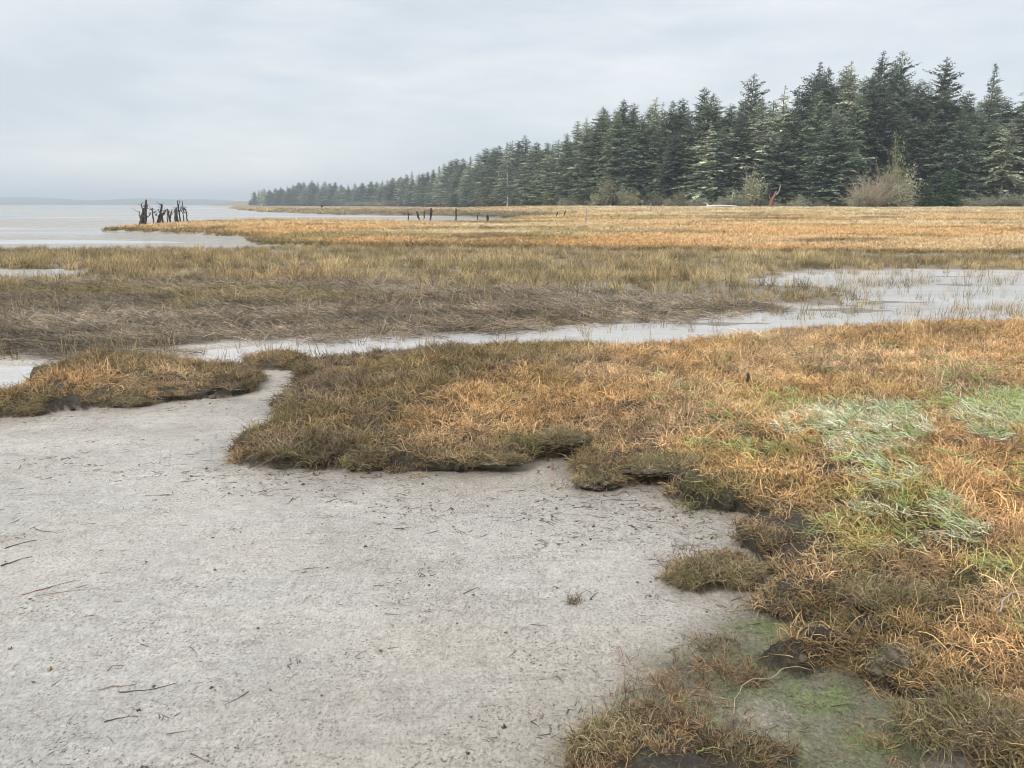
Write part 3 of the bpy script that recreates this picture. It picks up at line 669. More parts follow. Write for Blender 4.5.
def hills():
    prof = np.array([(-900, 199), (-500, 197), (-250, 199), (-80, 196), (0, 197), (30, 196.8), (55, 198.5), (90, 200.2), (120, 199.6), (150, 197.9), (175, 199.5), (205, 199), (225, 200.4), (245, 200.8), (290, 202.6), (400, 203), (700, 203.4)])
    D0 = 5000.
    pxs = np.linspace(-900, 700, 420); ys = np.linspace(-900, 900, 31)
    X0 = (pxs-512)/F*D0*CP; Hc = (204.5-np.interp(pxs, prof[:, 0], prof[:, 1]))/844*D0 + EYE + 4*fbm(X0, X0*0, 300, 4, 300)
    X = np.repeat(X0[None], 31, 0); Y = D0+np.repeat(ys[:, None], 420, 1); cs = np.cos(np.linspace(-math.pi/2, math.pi/2, 31))[:, None]
    Z = Hc[None]*cs*(1+.12*fbm(X, Y, 260, 4, 303)*(1-cs*cs)) - 1
    i = np.arange(30)[:, None]*420; j = np.arange(419)[None, :]
    Fc = np.stack([i+j, i+j+1, i+420+j+1, i+420+j], -1).reshape(-1, 4)
    me = mesh_np('hills', np.stack([X.ravel(), Y.ravel(), Z.ravel()], 1), Fc)
    t = NT('wooded_hills'); m = t.fin(t.mix(t.noise(.02, 5, .6, t.pos()), (.04, .06, .05), (.08, .10, .08)), .9)
    tag(link('hills', me, m), 'faint blue wooded hills across the bay', kind='structure')
hills()
def haze():
    x0, x1, y0, y1, z0, z1 = -9000, 9000, -300, 6200, -2.2, 75
    V = [(x, y, z) for x in (x0, x1) for y in (y0, y1) for z in (z0, z1)]
    Fc = [(0, 1, 3, 2), (4, 6, 7, 5), (0, 4, 5, 1), (2, 3, 7, 6), (0, 2, 6, 4), (1, 5, 7, 3)]
    me = mesh_np('haze', V, Fc, smooth=False)
    m = bpy.data.materials.new('haze_air'); m.use_nodes = True; n = m.node_tree.nodes
    for x in list(n): n.remove(x)
    o = n.new('ShaderNodeOutputMaterial'); pv = n.new('ShaderNodeVolumePrincipled'); pv.inputs['Color'].default_value = (.86, .93, 1.0, 1)
    pv.inputs['Density'].default_value = HAZE; pv.inputs['Anisotropy'].default_value = .2
    m.node_tree.links.new(pv.outputs[0], o.inputs['Volume'])
    tag(link('haze', me, m), 'pale blue haze over the bay', kind='stuff')
HAZE = .00034
haze()
# ------------------------------------------------------------------ trees
M_BARK = sh_mat('tree_bark', (.16, .135, .115), .85, .2, 2.0, .35, None, .02, stretch=(1, 1, .25))
M_PALEBARK = sh_mat('bleached_bark', (.52, .49, .45), .8, .2, 2.0, .25, None, .02, stretch=(1, 1, .2))
M_REDBARK = sh_mat('red_bark', (.27, .12, .09), .7, .3, 2.0, .3, None, .02)
def leafm(n, c, tr=.28): return sh_mat(n, c, .6, .25, .35, .35, None, 0, tr, objrand=.42)
M_DARK = leafm('dark_needles', (.135, .165, .118)); M_GREEN = leafm('green_needles', (.17, .205, .13)); M_GREY = leafm('grey_green_needles', (.27, .29, .205))
M_BLUE = leafm('blue_green_needles', (.14, .175, .135)); M_YOUNG = leafm('fresh_green_needles', (.10, .19, .07)); M_SHRUB = leafm('pale_shrub_leaves', (.30, .29, .19), .2); M_YEL = leafm('yellow_green_leaves', (.24, .28, .12), .25)
M_TWIG = sh_mat('brown_twigs', (.36, .305, .225), .8, .2, 2.0, .3); M_MOSSTWIG = sh_mat('lichen_branches', (.30, .29, .20), .8, .2, 1.0, .35)

def conifer_meshes(seed, H, Rm, base, power, droop, dens=1., irregular=.3, lichen=.06, lean=0., bald=0., twin=False, upturn=0.):
    g = np.random.default_rng(seed)
    t = MB(); zs = np.linspace(0, H*.97, 14); wob = np.cumsum(g.normal(0, .05, (14, 2)), 0)
    axis = np.stack([wob[:, 0]+lean*zs/H, wob[:, 1], zs], 1); rt = .32*(1-zs/H)**.9*(H/30)+.03
    rt[0] *= 1.35; t.tube(axis, rt, 8)
    def ax_at(z): return np.array([np.interp(z, zs, axis[:, 0]), np.interp(z, zs, axis[:, 1]), z])
    Vs = []; Shs = []; br_axis = []
    side = g.uniform(.75, 1.25, 8)                       # lopsided crown
    z = base*H
    while z < H*.995:
        f = (z-base*H)/(H*(1-base)); prof = Rm*((1-f)**power)*(.55+.45*min(1, f/.12))+.30*(1-f)+.12
        nb = max(3, int(g.uniform(5, 8)*dens*(1 if f < .85 else .8))); a0 = g.uniform(0, 6.28)
        layer = g.uniform(1-irregular, 1+irregular*.6)
        for b in range(nb):
            if g.uniform() < bald: continue
            a = a0+b*6.283/nb+g.normal(0, .25); Ln = prof*layer*g.uniform(.62, 1.15)*side[int(a/6.283*8) % 8]
            if g.uniform() < .07: Ln *= 1.3
            o = ax_at(min(z+g.uniform(-.7, .7), H)); e0 = R(38*f**1.3+4+g.normal(0, 13)); s = .06*Ln; step = max(.26, .055*Rm); da = np.array([math.cos(a), math.sin(a)])
            ns = max(2, int(Ln/step)); u = (np.arange(ns)+.6)/ns
            el = e0-droop*u+upturn*np.clip(u-.6, 0, 1); dr = Ln/ns
            rad = np.cumsum(np.cos(el)*dr); zz = np.cumsum(np.sin(el)*dr)
            pts = np.stack([o[0]+da[0]*rad, o[1]+da[1]*rad, o[2]+zz], 1)
            if Ln > 1.2 and (g.uniform() < .5): t.tube(np.vstack([o, pts[::max(1, ns//3)]]), np.linspace(.05, .015, 1+len(pts[::max(1, ns//3)])), 3, 1., False)
            lich = g.uniform() < lichen; tint = g.uniform(.7, 1.3)*(2.2 if lich else 1)
            for q in range(ns):
                Ls = (.42+.30*(1-u[q]))*min(1.3, .35+Ln*.28)*g.uniform(.7, 1.25)
                for k in (-1, 1, 0, 2, 2):
                    if k == 2:
                        if g.uniform() < .45: continue
                        dd = np.array([da[0]*.3+g.normal(0, .25), da[1]*.3+g.normal(0, .25), -1.]); l2 = Ls*.75
                    elif k == 0: dd = np.array([da[0], da[1], math.tan(el[q])*.8+g.normal(0, .4)]); l2 = Ls*.8
                    else:
                        an = a+k*g.uniform(.6, 1.15); dd = np.array([math.cos(an), math.sin(an), g.normal(-.28, .42)]); l2 = Ls
                    dd /= np.linalg.norm(dd); p = pts[q]+g.normal(0, .05, 3)
                    sd = np.cross(dd, [g.normal(0, .9), g.normal(0, .9), 1.]); sd /= np.linalg.norm(sd)+1e-9; wd = l2*g.uniform(.15, .30)
                    m_ = p+dd*l2*.45
                    Vs.append([p, m_+sd*wd+[0, 0, -.03], p+dd*l2+[0, 0, -.08*l2], m_-sd*wd+[0, 0, -.03]]); Shs.append(tint*g.uniform(.75, 1.3))
        z += g.uniform(.36, .58)*(H/30)**.5*(1.0 if f < .8 else .75)
    # leader
    tp = ax_at(H*.97)
    for q in range(5):
        a = g.uniform(0, 6.28); Vs.append([tp+[0, 0, .02*H*q/5], tp+[.06*math.cos(a), .06*math.sin(a), .35+.02*H*q/5], tp+[0, 0, .9+.02*H*q/5], tp+[-.06*math.cos(a), -.06*math.sin(a), .35+.02*H*q/5]]); Shs.append(1.)
    V = np.array(Vs).reshape(-1, 3); Fc = np.arange(len(V)).reshape(-1, 4)
    crown = mesh_np('crown', V, Fc, {'sh': ('FLOAT', np.repeat(Shs, 4))}, False)
    return t.mesh('trunk'), crown, H, Rm

def bush_meshes(seed, H, Rm, ntw, leaf=True, n=900, upw=1.0):
    g = np.random.default_rng(seed); t = MB(); Vs = []; Sh = []
    for i in range(ntw):
        a = g.uniform(0, 6.28); e = g.uniform(.45, 1.45); L = H*g.uniform(.6, 1.05)*(.75+.25*math.sin(e)); ps = [np.array([g.normal(0, .12*Rm), g.normal(0, .12*Rm), 0])]
        d = np.array([math.cos(a)*math.cos(e)*Rm/H*1.3, math.sin(a)*math.cos(e)*Rm/H*1.3, math.sin(e)*upw])
        for s in range(6): ps.append(ps[-1]+d*L/6); d = d+g.normal(0, .13, 3)
        t.tube(ps, np.linspace(.035, .008, 7)*(H/4), 3, g.uniform(.6, 1.5), False)
        for s in range(2, 7):
            for q in range(3):
                dd = nrm(g.normal(size=3)+d*1.2+[0, 0, .3]); l = H*g.uniform(.10, .26); p2 = ps[s]+dd*l
                t.tube([ps[s], (ps[s]+p2)/2+g.normal(0, .04*l, 3), p2], [.012*(H/4), .009*(H/4), .004*(H/4)], 3, g.uniform(.6, 1.7), False)
                if leaf:
                    for r in range(n//(ntw*15)+1):
                        c = ps[s]+dd*l*g.uniform(.2, 1.15)+g.normal(0, .07*H, 3); s1 = nrm(g.normal(size=3)); s2 = nrm(np.cross(s1, g.normal(size=3))); w_ = g.uniform(.05, .12)*(H/4)**.5*1.3
                        if c[2] < 0: c[2] = .05
                        Vs.append([c-s1*w_, c+s2*w_*.6, c+s1*w_, c-s2*w_*.6]); Sh.append(g.uniform(.6, 1.4))
    cr = None
    if leaf:
        V = np.array(Vs).reshape(-1, 3); cr = mesh_np('crown', V, np.arange(len(V)).reshape(-1, 4), {'sh': ('FLOAT', np.repeat(Sh, 4))}, False)
    return t.mesh('stems'), cr, H, Rm

KIND = {}
def add_kind(k, name, ms, mt, mc):
    tr, cr, H, Rm = ms; tr.materials.append(mt)
    if cr: cr.materials.append(mc)
    KIND[k] = (name, tr, cr, H, Rm)
add_kind('A', 'spruce_tree', conifer_meshes(1, 30, 4.8, .08, .66, .45, 1.0, .35), M_BARK, M_GREEN)
add_kind('B', 'spruce_tree', conifer_meshes(2, 30, 4.6, .10, .60, .55, 1.1, .30), M_BARK, M_DARK)
add_kind('C', 'spruce_tree', conifer_meshes(3, 30, 5.4, .01, .72, .50, 1.3, .25, .03), M_BARK, M_DARK)      # dense, skirted to the ground
add_kind('D', 'fir_tree', conifer_meshes(4, 30, 3.5, .10, .9, .35, .95, .30), M_BARK, M_BLUE)             # slim spire
add_kind('E', 'hemlock_tree', conifer_meshes(5, 30, 4.8, .08, .75, .75, .8, .45, .35, bald=.22), M_BARK, M_GREY)     # thin, drooping, lichen covered
add_kind('F', 'spruce_tree', conifer_meshes(6, 30, 5.6, .15, .62, .25, .9, .50, .08, bald=.12, upturn=.6), M_BARK, M_DARK)     # wide open top
add_kind('G', 'spruce_tree', conifer_meshes(7, 30, 4.4, .12, .62, .6, .85, .40, .20, bald=.15), M_BARK, M_GREY)
add_kind('H', 'hemlock_tree', conifer_meshes(8, 30, 5.0, .05, .62, .5, 1.0, .35, .10, lean=.8), M_BARK, M_GREEN)
add_kind('Y', 'young_spruce', conifer_meshes(9, 10, 3.0, .01, .80, .35, 1.2, .20, .02), M_BARK, M_YOUNG)
add_kind('W', 'hemlock_tree', conifer_meshes(10, 30, 5.2, .30, .55, 1.1, .6, .5, .5, bald=.35), M_BARK, M_GREY)   # arching grey limbs
add_kind('bare', 'bare_shrub', bush_meshes(11, 5, 3.4, 150, False), M_TWIG, None)
add_kind('pale', 'pale_shrub', bush_meshes(12, 4, 2.4, 26, True, 1800), M_MOSSTWIG, M_SHRUB)
add_kind('yel', 'leafy_shrub', bush_meshes(13, 4, 2.2, 22, True, 1800), M_TWIG, M_YEL)
add_kind('grn', 'leafy_shrub', bush_meshes(14, 4, 2.6, 24, True, 2200), M_TWIG, M_GREY)
GT = np.random.default_rng(99)
def ground_z(x, y): return float(height(np.array([x]), np.array([y]))[0])
def plant(k, pxx, top, off, label, cat='tree', group=None, wid=1.0, dist=None, zoff=0.):
    name, tr, cr, H0, R0 = KIND[k]
    a0 = (pxx-512)/F*CP; Y = dist if dist else float(forestY(a0))+off; X = x_at(pxx, Y); gz = ground_z(X, Y)
    h = top_z(top, Y)-gz; s = h/H0; sx = wid*(s if k in ('bare', 'pale', 'yel', 'grn') else 1.45*s if k == 'Y' else 1.5*s**.5)
    o = empty(name, (X, Y, gz-.08), GT.uniform(0, 6.28)); o.scale = (sx*GT.uniform(.85, 1.15), sx*GT.uniform(.85, 1.15), s)
    if cat == 'tree': o.rotation_euler[0] = GT.normal(0, .02); o.rotation_euler[1] = GT.normal(0, .02)
    tag(o, label, cat, group)
    link('stems' if k in ('bare', 'pale', 'yel', 'grn') else 'trunk', tr, None, o)
    if cr: link('crown', cr, None, o)
    return o
T = 'tree'
# named trees of the near stretch, from the photograph's skyline
NAMED = [
 ('F', 741, 74, 8, 'very tall wide-topped dark spruce standing alone above the trees left of the red trunk', 1.0),
 ('F', 867, 52, 12, 'left one of the two highest dark spruces at the top of the skyline', .8),
 ('F', 887, 51, 6, 'broad ragged dark spruce, right one of the two highest on the skyline', 1.1),
 ('F', 929, 58, 5, 'broad tall dark spruce with sky on both sides, right of the two highest', 1.0),
 ('D', 978, 64, 8, 'narrow pointed spire-shaped fir standing alone against the sky near the right edge', 1.0),
 ('H', 1019, 78, 4, 'big conifer at the right edge of the photo, its top leaning to the frame', 1.3),
 ('C', 830, 112, -9, 'big dense front conifer branched to the ground, left of the bare brown shrub', 1.45),
 ('C', 952, 108, -7, 'darkest dense conifer in front, full to the ground, right of the bare brown shrub', .98),
 ('W', 998, 120, -5, 'grey conifer with pale arching lichen-hung limbs beside the darkest front conifer', 1.1),
 ('D', 809, 62, 5, 'tall thin conifer at the left shoulder of the highest clump', 1.1),
 ('A', 820, 66, 9, 'tall green conifer just right of the thin shoulder tree in the highest clump', .9),
 ('G', 845, 62, 6, 'tall grey-green conifer in the highest clump, left of the two highest spruces', 1.0),
 ('B', 832, 68, 14, 'dark narrow conifer wedged between two taller ones in the highest clump', .9),
 ('E', 775, 86, 4, 'thin sparse grey-topped conifer right above the red trunk', 1.0),
 ('D', 790, 87, 8, 'thin conifer with a sparse tip between the red trunk and the highest clump', .8),
 ('B', 699, 87, 6, 'dark pointed conifer, higher of a close pair left of the lone very tall spruce', 1.0),
 ('A', 709, 93, 3, 'lower right tree of the close pair left of the lone very tall spruce', 1.1),
 ('A', 599, 106, 0, 'green conical conifer standing out just above the pale shrub at the forest foot', 1.0),
 ('B', 618, 99, 5, 'dark round-topped conifer right of the conical one above the pale shrub', .9),
 ('B', 631, 103, 7, 'second dark round-topped conifer right of the conical one above the pale shrub', .9),
 ('G', 614, 112, -3, 'pale yellowish-topped conifer in front of the two dark round-topped ones', .8),
 ('G', 647, 98, 4, 'grey-green conifer, left end of the level-topped row in the middle of the forest', 1.0),
 ('E', 659, 102, 2, 'brownish thin-foliaged conifer in the level-topped row in the middle of the forest', .8),
 ('A', 667, 100, 5, 'green conifer in the centre of the level-topped row in the middle of the forest', .9),
 ('B', 676, 98, 3, 'dark pointed conifer, right end of the level-topped row in the middle of the forest', .9),
 ('H', 575, 121, 4, 'conifer on the falling left slope of the near forest, first below the conical one', 1.0),
 ('A', 566, 133, 0, 'low conifer at the left foot of the near forest slope', 1.0),
 ('G', 584, 117, 6, 'grey-green conifer between the slope tree and the conical one', .9),
 ('B', 952, 92, 6, 'medium conifer filling the gap between the broad dark spruce and the spire-shaped fir', 1.0),
 ('E', 755, 97, 5, 'thin grey conifer tucked against the right side of the lone very tall spruce', .9),
 ('B', 726, 104, 5, 'shorter dark conifer tucked against the left side of the lone very tall spruce', .9),
 ('C', 716, 128, -4, 'dense dark conifer in the front row above the white driftwood log', 1.0),
 ('G', 688, 108, 0, 'grey conifer between the level-topped row and the close pair', .9),
 ('B', 905, 80, 9, 'dark conifer in the dip between the two highest spruces and the broad tall one', .9),
 ('H', 1008, 96, 8, 'conifer with a thin crooked top left of the big edge conifer', .9),
 ('B', 860, 74, 3, 'dark conifer in front of the two highest spruces', .9),
 ('F', 527, 135, 4, 'grey-tipped spiky conifer rising over the forest just right of the white trunks', 1.1),
 ('G', 532, 146, -4, 'yellowish lichen-hung conifer in front of the spiky-topped one', 1.2),
 ('Y', 946, 170, -16, 'small bright green young spruce at the foot of the darkest front conifer', 1.0),
 ('Y', 925, 183, -15, 'smallest green young spruce right beside the bare brown shrub', 1.0),
]
for k, p_, tp_, of, lb, wd in NAMED: plant(k, p_, tp_, of, lb, T, None, wd)
# skyline of the farther stretch, each a tree
SKY = [(250.5,200),(255,191),(259,190),(265,188),(271,189.5),(276,188),(282,187),(288,186),(294,184),(300,182),(306,182),(313,180),(319,181.5),(326,181),(331,183),(336,182),(342,184),(349,184),(356,183),(363,182.5),(371,181),(377,181.5),(383,180),(389,179),(395,177.5),(401,176.5),(407,174),(413,171.5),(419,173),(424,173),(429,171.5),(434,169),(441,166),(447,163),(452,160),(457,158.5),(464,158),(471,156.5),(478,153),(486,148),(494,147),(500,145),(506,143),(512,141),(518,141),(538,142),(547,142),(553,145),(558,140)]
SX = np.array([q[0] for q in SKY]); SY = np.array([q[1] for q in SKY])
sky2 = np.array(sorted([(q[1], q[2]) for q in NAMED if q[1] > 560 and q[2] < 112]+[(560, 140), (1060, 80), (1130, 84), (1250, 74)]))
def skyline(p): return float(np.interp(p, SX, SY)) if p < 560 else float(np.interp(p, sky2[:, 0], sky2[:, 1]))
for i, (p_, tp_) in enumerate(SKY):
    k = 'BADGB'[i % 5]
    if p_ < 262: lb, gp, wd = 'small hazy tree at the far left tip of the treeline', 'trees at the far left tip of the treeline', 1.1
    elif p_ < 345: lb, gp, wd = 'hazy blue-grey conifer in the far low stretch of forest right of the left tip', 'conifers of the far hazy stretch', 1.0
    elif p_ < 404: lb, gp, wd = 'hazy conifer in the low dip of the far treeline behind the pale bank', 'conifers above the pale bank', 1.0
    elif p_ < 480: lb, gp, wd = 'conifer on the rising stretch of forest left of the two white trunks', 'conifers on the rising stretch', 1.0
    else: lb, gp, wd = 'conifer of the skyline just behind the two white trunks', 'conifers behind the white trunks', .95
    plant(k, p_, tp_, 10, lb, T, gp, wd*1.35)
# fill: lower trees in front of and behind the skyline ones
def fill(p0, p1, n, dmin, dmax, o0, o1, lb, gp, ks, wd=1.1):
    for i in range(n):
        p_ = p0+(p1-p0)*(i+GT.uniform(.1, .9))/n
        plant(ks[int(GT.integers(len(ks)))], p_, skyline(p_)+GT.uniform(dmin, dmax), GT.uniform(o0, o1), lb, T, gp, wd*GT.uniform(.85, 1.2))
fill(262, 345, 26, 1, 7, -14, 8, 'lower hazy tree along the foot of the far left stretch of forest', 'low trees at the foot of the far stretch', 'AGBH', 1.7)
fill(345, 404, 18, 1, 7, -12, 8, 'lower hazy tree just behind the pale bank at the far forest foot', 'low trees behind the pale bank', 'AGB', 1.6)
fill(404, 480, 22, 3, 14, -14, 2, 'shorter conifer along the front of the rising stretch left of the white trunks', 'front conifers of the rising stretch', 'CAGB', 1.1)
fill(480, 562, 17, 6, 32, -7, 4, 'shorter conifer of the front row on either side of the two white trunks', 'front conifers round the white trunks', 'GAHB', 1.0)
fill(562, 690, 14, 12, 45, -5, 3, 'shorter conifer of the front row between the forest slope and the close pair', 'front conifers of the middle forest', 'AHGCB', 1.05)
fill(562, 690, 10, 4, 14, 12, 24, 'conifer glimpsed behind the level-topped row of the middle forest', 'rear conifers of the middle forest', 'AB', 1.1)
fill(690, 800, 13, 14, 50, -5, 2, 'shorter conifer of the front row between the white log and the red trunk', 'front conifers by the red trunk', 'AHGEC', 1.0)
fill(690, 800, 9, 6, 18, 12, 24, 'conifer glimpsed behind the lone very tall spruce and its neighbours', 'rear conifers behind the lone tall spruce', 'AB', 1.1)
fill(800, 915, 10, 25, 60, -3, 4, 'shorter conifer under the highest clump, above the bare brown shrub', 'lower conifers under the highest clump', 'AHGB', 1.0)
fill(800, 920, 10, 5, 16, 13, 26, 'conifer glimpsed between the highest spruces from behind', 'rear conifers of the highest clump', 'AB', 1.1)
fill(915, 1030, 9, 20, 55, -2, 4, 'shorter conifer of the right-hand end of the forest, below the spire-shaped fir', 'lower conifers at the right end', 'AHBG', 1.0)
fill(915, 1030, 8, 8, 22, 13, 26, 'conifer glimpsed behind the right-hand end of the forest', 'rear conifers at the right end', 'AB', 1.1)
fill(1045, 1300, 16, 0, 30, -3, 10, 'conifer of the forest beyond the right edge of the photo', 'conifers past the right edge', 'ABCGH', 1.1)
# shrubs at the forest foot
SHR = [('bare', 885, 170, -17, 'rounded leafless brown shrub, largest at the forest foot, right of the big dense front conifer', 'shrub', .8),
 ('bare', 868, 180, -21, 'low leafless brown shrub against the left side of the largest one', 'shrub', 1.3),
 ('yel', 893, 152, -9, 'yellow-green leafy shrub branch-topped above the large bare brown shrub', 'shrub', .42),
 ('pale', 903, 175, -20, 'pale blossomy shrub at the right side of the large bare brown shrub', 'shrub', .9),
 ('pale', 861, 192, -22, 'low pale grey shrub at the left foot of the large bare brown shrub', 'shrub', 1.4),
 ('pale', 606, 178, -16, 'tall pale straw-coloured shrub under the conical conifer', 'shrub', .9),
 ('pale', 595, 194, -17, 'low pale shrub left of the tall straw-coloured one', 'shrub', 1.3),
 ('pale', 626, 189, -15, 'small pale shrub right of the tall straw-coloured one', 'shrub', 1.2),
 ('pale', 679, 190, -14, 'small pale shrub at the forest foot left of the white log', 'shrub', 1.0),
 ('yel', 549, 192, -16, 'bright yellow-green small bush at the forest foot right of the white trunks', 'bush', 1.1),
 ('yel', 523, 198, -18, 'light green low bush right beside the white trunks', 'bush', 1.2),
 ('pale', 750, 174, -14, 'tall greyish blossomy shrub left of the red trunk', 'shrub', .85),
 ('grn', 733, 193, -15, 'low green shrub behind the white log', 'bush', 1.4),
 ('grn', 700, 196, -15, 'low green shrub left of the white log', 'bush', 1.5),
 ('grn', 655, 194, -14, 'low green shrub below the level-topped row', 'bush', 1.6),
 ('grn', 575, 194, -14, 'low green shrub at the foot of the forest slope', 'bush', 1.6),
 ('pale', 488, 190, -13, 'pale leafless-looking shrub left of the white trunks', 'shrub', 1.0),
 ('grn', 800, 196, -15, 'low dark shrub right of the red trunk', 'bush', 1.6),
 ('grn', 1012, 192, -15, 'low green shrub under the arching grey limbs at the right edge', 'bush', 1.7),
 ('grn', 985, 196, -15, 'low green shrub right of the darkest front conifer', 'bush', 1.4)]
for k, p_, tp_, of, lb, ct, wd in SHR: plant(k, p_, tp_, of, lb, ct, None, wd)
for i in range(7):
    plant('pale', 346+i*7.5+GT.uniform(-2, 2), 200.8+GT.uniform(-.6, 1.4), -45, 'pale bleached shrub on the light bank below the far treeline', 'shrub', 'bleached shrubs on the light bank', 2.6)
for i in range(26):
    p_ = 560+i*18.5+GT.uniform(-6, 6)
    plant('grn' if GT.uniform() < .75 else 'pale', p_, 199.5+GT.uniform(-3, 3), -13, 'knee-high scrub clump along the straw-coloured foot of the near forest', 'bush', 'scrub along the near forest foot', 1.8)

def bare_trunk(name, pxx, top, off, label, mat, rad, lean=.3, limbs=6, fork=False, limb=1.2):
    a0 = (pxx-512)/F*CP; Y = float(forestY(a0))+off; X = x_at(pxx, Y); gz = ground_z(X, Y); H = top_z(top, Y)-gz
    g = np.random.default_rng(int(pxx)); t = MB(); zs = np.linspace(-.2, H, 9); ax = np.stack([lean*zs/H+g.normal(0, .04*rad*10, 9), g.normal(0, .05, 9), zs], 1)
    t.tube(ax, np.linspace(rad, rad*.4, 9), 8); o = empty(name, (X, Y, gz)); tag(o, label, 'tree trunk'); link('trunk', t.mesh('trunk'), mat, o)
    for i in range(limbs):
        b = MB(); z = H*g.uniform(.45, .95); a = g.uniform(0, 6.28); L = limb*g.uniform(.5, 1.1); s0 = np.array([np.interp(z, zs, ax[:, 0]), 0, z])
        p2 = s0+np.array([math.cos(a)*L, math.sin(a)*L, L*g.uniform(.1, .8)]); b.tube([s0, (s0+p2)/2+[0, 0, -.08*L], p2], [rad*.35, rad*.25, rad*.1], 5); link('limb', b.mesh('limb'), mat, o)
    return o
bare_trunk('dead_tree', 498.5, 168, -9, 'left one of two tall white bare trunks in front of the conifers', M_PALEBARK, .28)
bare_trunk('dead_tree', 507, 172, -9, 'right one of two tall white bare trunks in front of the conifers', M_PALEBARK, .30)
bare_trunk('dead_tree', 596, 158, -8, 'slim pale dead trunk showing under the conical conifer', M_PALEBARK, .16)
bare_trunk('dead_tree', 730, 192, -16, 'short pale snag standing behind the white driftwood log', M_PALEBARK, .16, .5, 3)
# red forked trunk
def red_trunk():
    Y = 177.; X = x_at(772.5, Y); gz = ground_z(X, Y); o = empty('red_trunk', (X, Y, gz)); tag(o, 'short rust-red forked bare trunk standing at the forest foot', 'tree trunk')
    t = MB(); t.tube([(-.5, 0, -.2), (-.45, 0, 1.0), (-.15, 0, 2.0), (.25, 0, 2.7), (.55, 0, 3.6)], [.42, .36, .32, .26, .16], 9)
    link('trunk', t.mesh('trunk'), M_REDBARK, o)
    for pts, r, m in (([(.2, 0, 2.6), (.9, .1, 3.1), (1.3, .1, 3.9), (1.35, .1, 4.8)], .13, M_PALEBARK), ([(-.3, 0, 1.6), (-.8, .1, 2.3), (-.75, .1, 3.0)], .16, M_REDBARK), ([(-.45, 0, .3), (.2, -.1, .6), (.35, -.1, 1.3)], .15, M_REDBARK)):
        b = MB(); b.tube(pts, np.linspace(r, r*.45, len(pts)), 7); link('limb', b.mesh('limb'), m, o)
red_trunk()

# ------------------------------------------------------------------ posts, pilings, logs
M_POST = sh_mat('wet_dark_wood', (.055, .045, .038), .75, .3, 6, .4, None, .01, stretch=(1, 1, .3))
M_GREYWOOD = sh_mat('grey_driftwood', (.34, .31, .28), .8, .2, 5, .3, None, .01, stretch=(1, 1, 1))
M_WHITEWOOD = sh_mat('white_driftwood', (.50, .48, .45), .8, .2, 4, .15, None, .01)
def post(pxx, top, base, label, zb=.3, rad=.05, lean=0, knob=0., seed=0, mat=None, cat='post', group=None, stubs=0):
    X, Y = unproj(pxx, base, zb); gz = ground_z(X, Y); H = max(.05, top_z(top, Y)-gz)
    g = np.random.default_rng(seed+int(pxx)); m = MB(); n = 8; zs = np.linspace(-min(.3, H), H, n)
    ax = np.stack([lean*np.clip(zs, 0, 99)+g.normal(0, rad*.25, n), g.normal(0, rad*.25, n), zs], 1); rr = rad*(1+g.normal(0, .12, n)); rr[-1] *= .6; rr[-2] *= .95
    if knob: rr[-3:-1] *= 1+knob
    m.tube(ax, rr, 8)
    for q in range(stubs):
        z = H*g.uniform(.5, .9); a = g.uniform(0, 6.28); L = rad*g.uniform(2, 5); s0 = np.array([lean*z, 0, z]); m.tube([s0, s0+[L*math.cos(a), L*.4*math.sin(a), L*.7]], [rad*.4, rad*.15], 5)
    o = link('old_post', m.mesh('old_post'), mat or M_POST); o.location = (X, Y, gz); tag(o, label, cat, group)
PG = 'old posts standing in the far marsh'
for a in [(408.4, 211, 222, 'thin dark post, leftmost of the row by the far creek', .06, 0, 0, 1), (419, 211.5, 216.5, 'short leaning post, left of a small pair behind the far creek', .12, -.25, 0, 2), (424, 210.5, 216.5, 'short upright post, right of a small pair behind the far creek', .09, .1, 0, 2),
          (431, 208, 223, 'tallest dark post with a knobbly head by the far creek', .075, 0, .6, 1), (455.5, 208.5, 223, 'second tallest post, bent near its top, by the far creek', .065, .06, .3, 2), (477.5, 214, 222, 'thin low post between the bent post and the stout one', .045, 0, 0, 0), (487.5, 214.5, 224, 'short stout dark post at the right end of the far creek', .10, 0, .2, 0),
          (556, 211.5, 218.5, 'slanting short post, left of two where the far creek ends', .07, .3, 0, 1), (563, 210.5, 218.5, 'slanting forked post, right of two where the far creek ends', .07, .35, 0, 2), (586, 208, 224.5, 'slim solitary post in the orange marsh below the pale shrub', .05, .02, 0, 0),
          (647, 205.5, 213, 'pale thin stake, left of three below the level-topped row', .07, 0, 0, 0), (650.5, 203.8, 214, 'pale taller stake, middle of three below the level-topped row', .07, 0, 0, 0), (656, 206, 213.5, 'pale thin stake, right of three below the level-topped row', .06, .05, 0, 0),
          (802, 206.5, 213, 'small dark leaning stick in the straw meadow right of the red trunk', .08, .6, 0, 0), (322, 204.6, 208.5, 'small dark stump far off on the flat below the hazy forest', .5, 0, 0, 0)]:
    pale = 'pale' in a[3]
    post(a[0], a[1], a[2], a[3], .3 if a[2] > 217 else .35, a[4], a[5], a[6], 3, M_GREYWOOD if pale else None, 'stake' if pale else 'post', None, a[7])
post(516, 206.5, 212.5, 'thin whitish stake in the pale meadow right of the white trunks', .3, .06, 0, 0, 5, M_WHITEWOOD, 'stake')
post(747, 373, 383, 'short dark peg sticking out of the orange marsh', .26, .016, .08, 0, 6, None, 'peg', None, 0)
0 and post(49, 214, 216, 'small dark stump on the far mudflat left of the old pilings', -.03, .14, .3, 0, 7, None, 'stump', None, 1)
0 and post(114, 213, 214.8, 'small dark stump on the far mudflat above the old pilings', -.03, .16, .2, 0, 8, None, 'stump', None, 1)

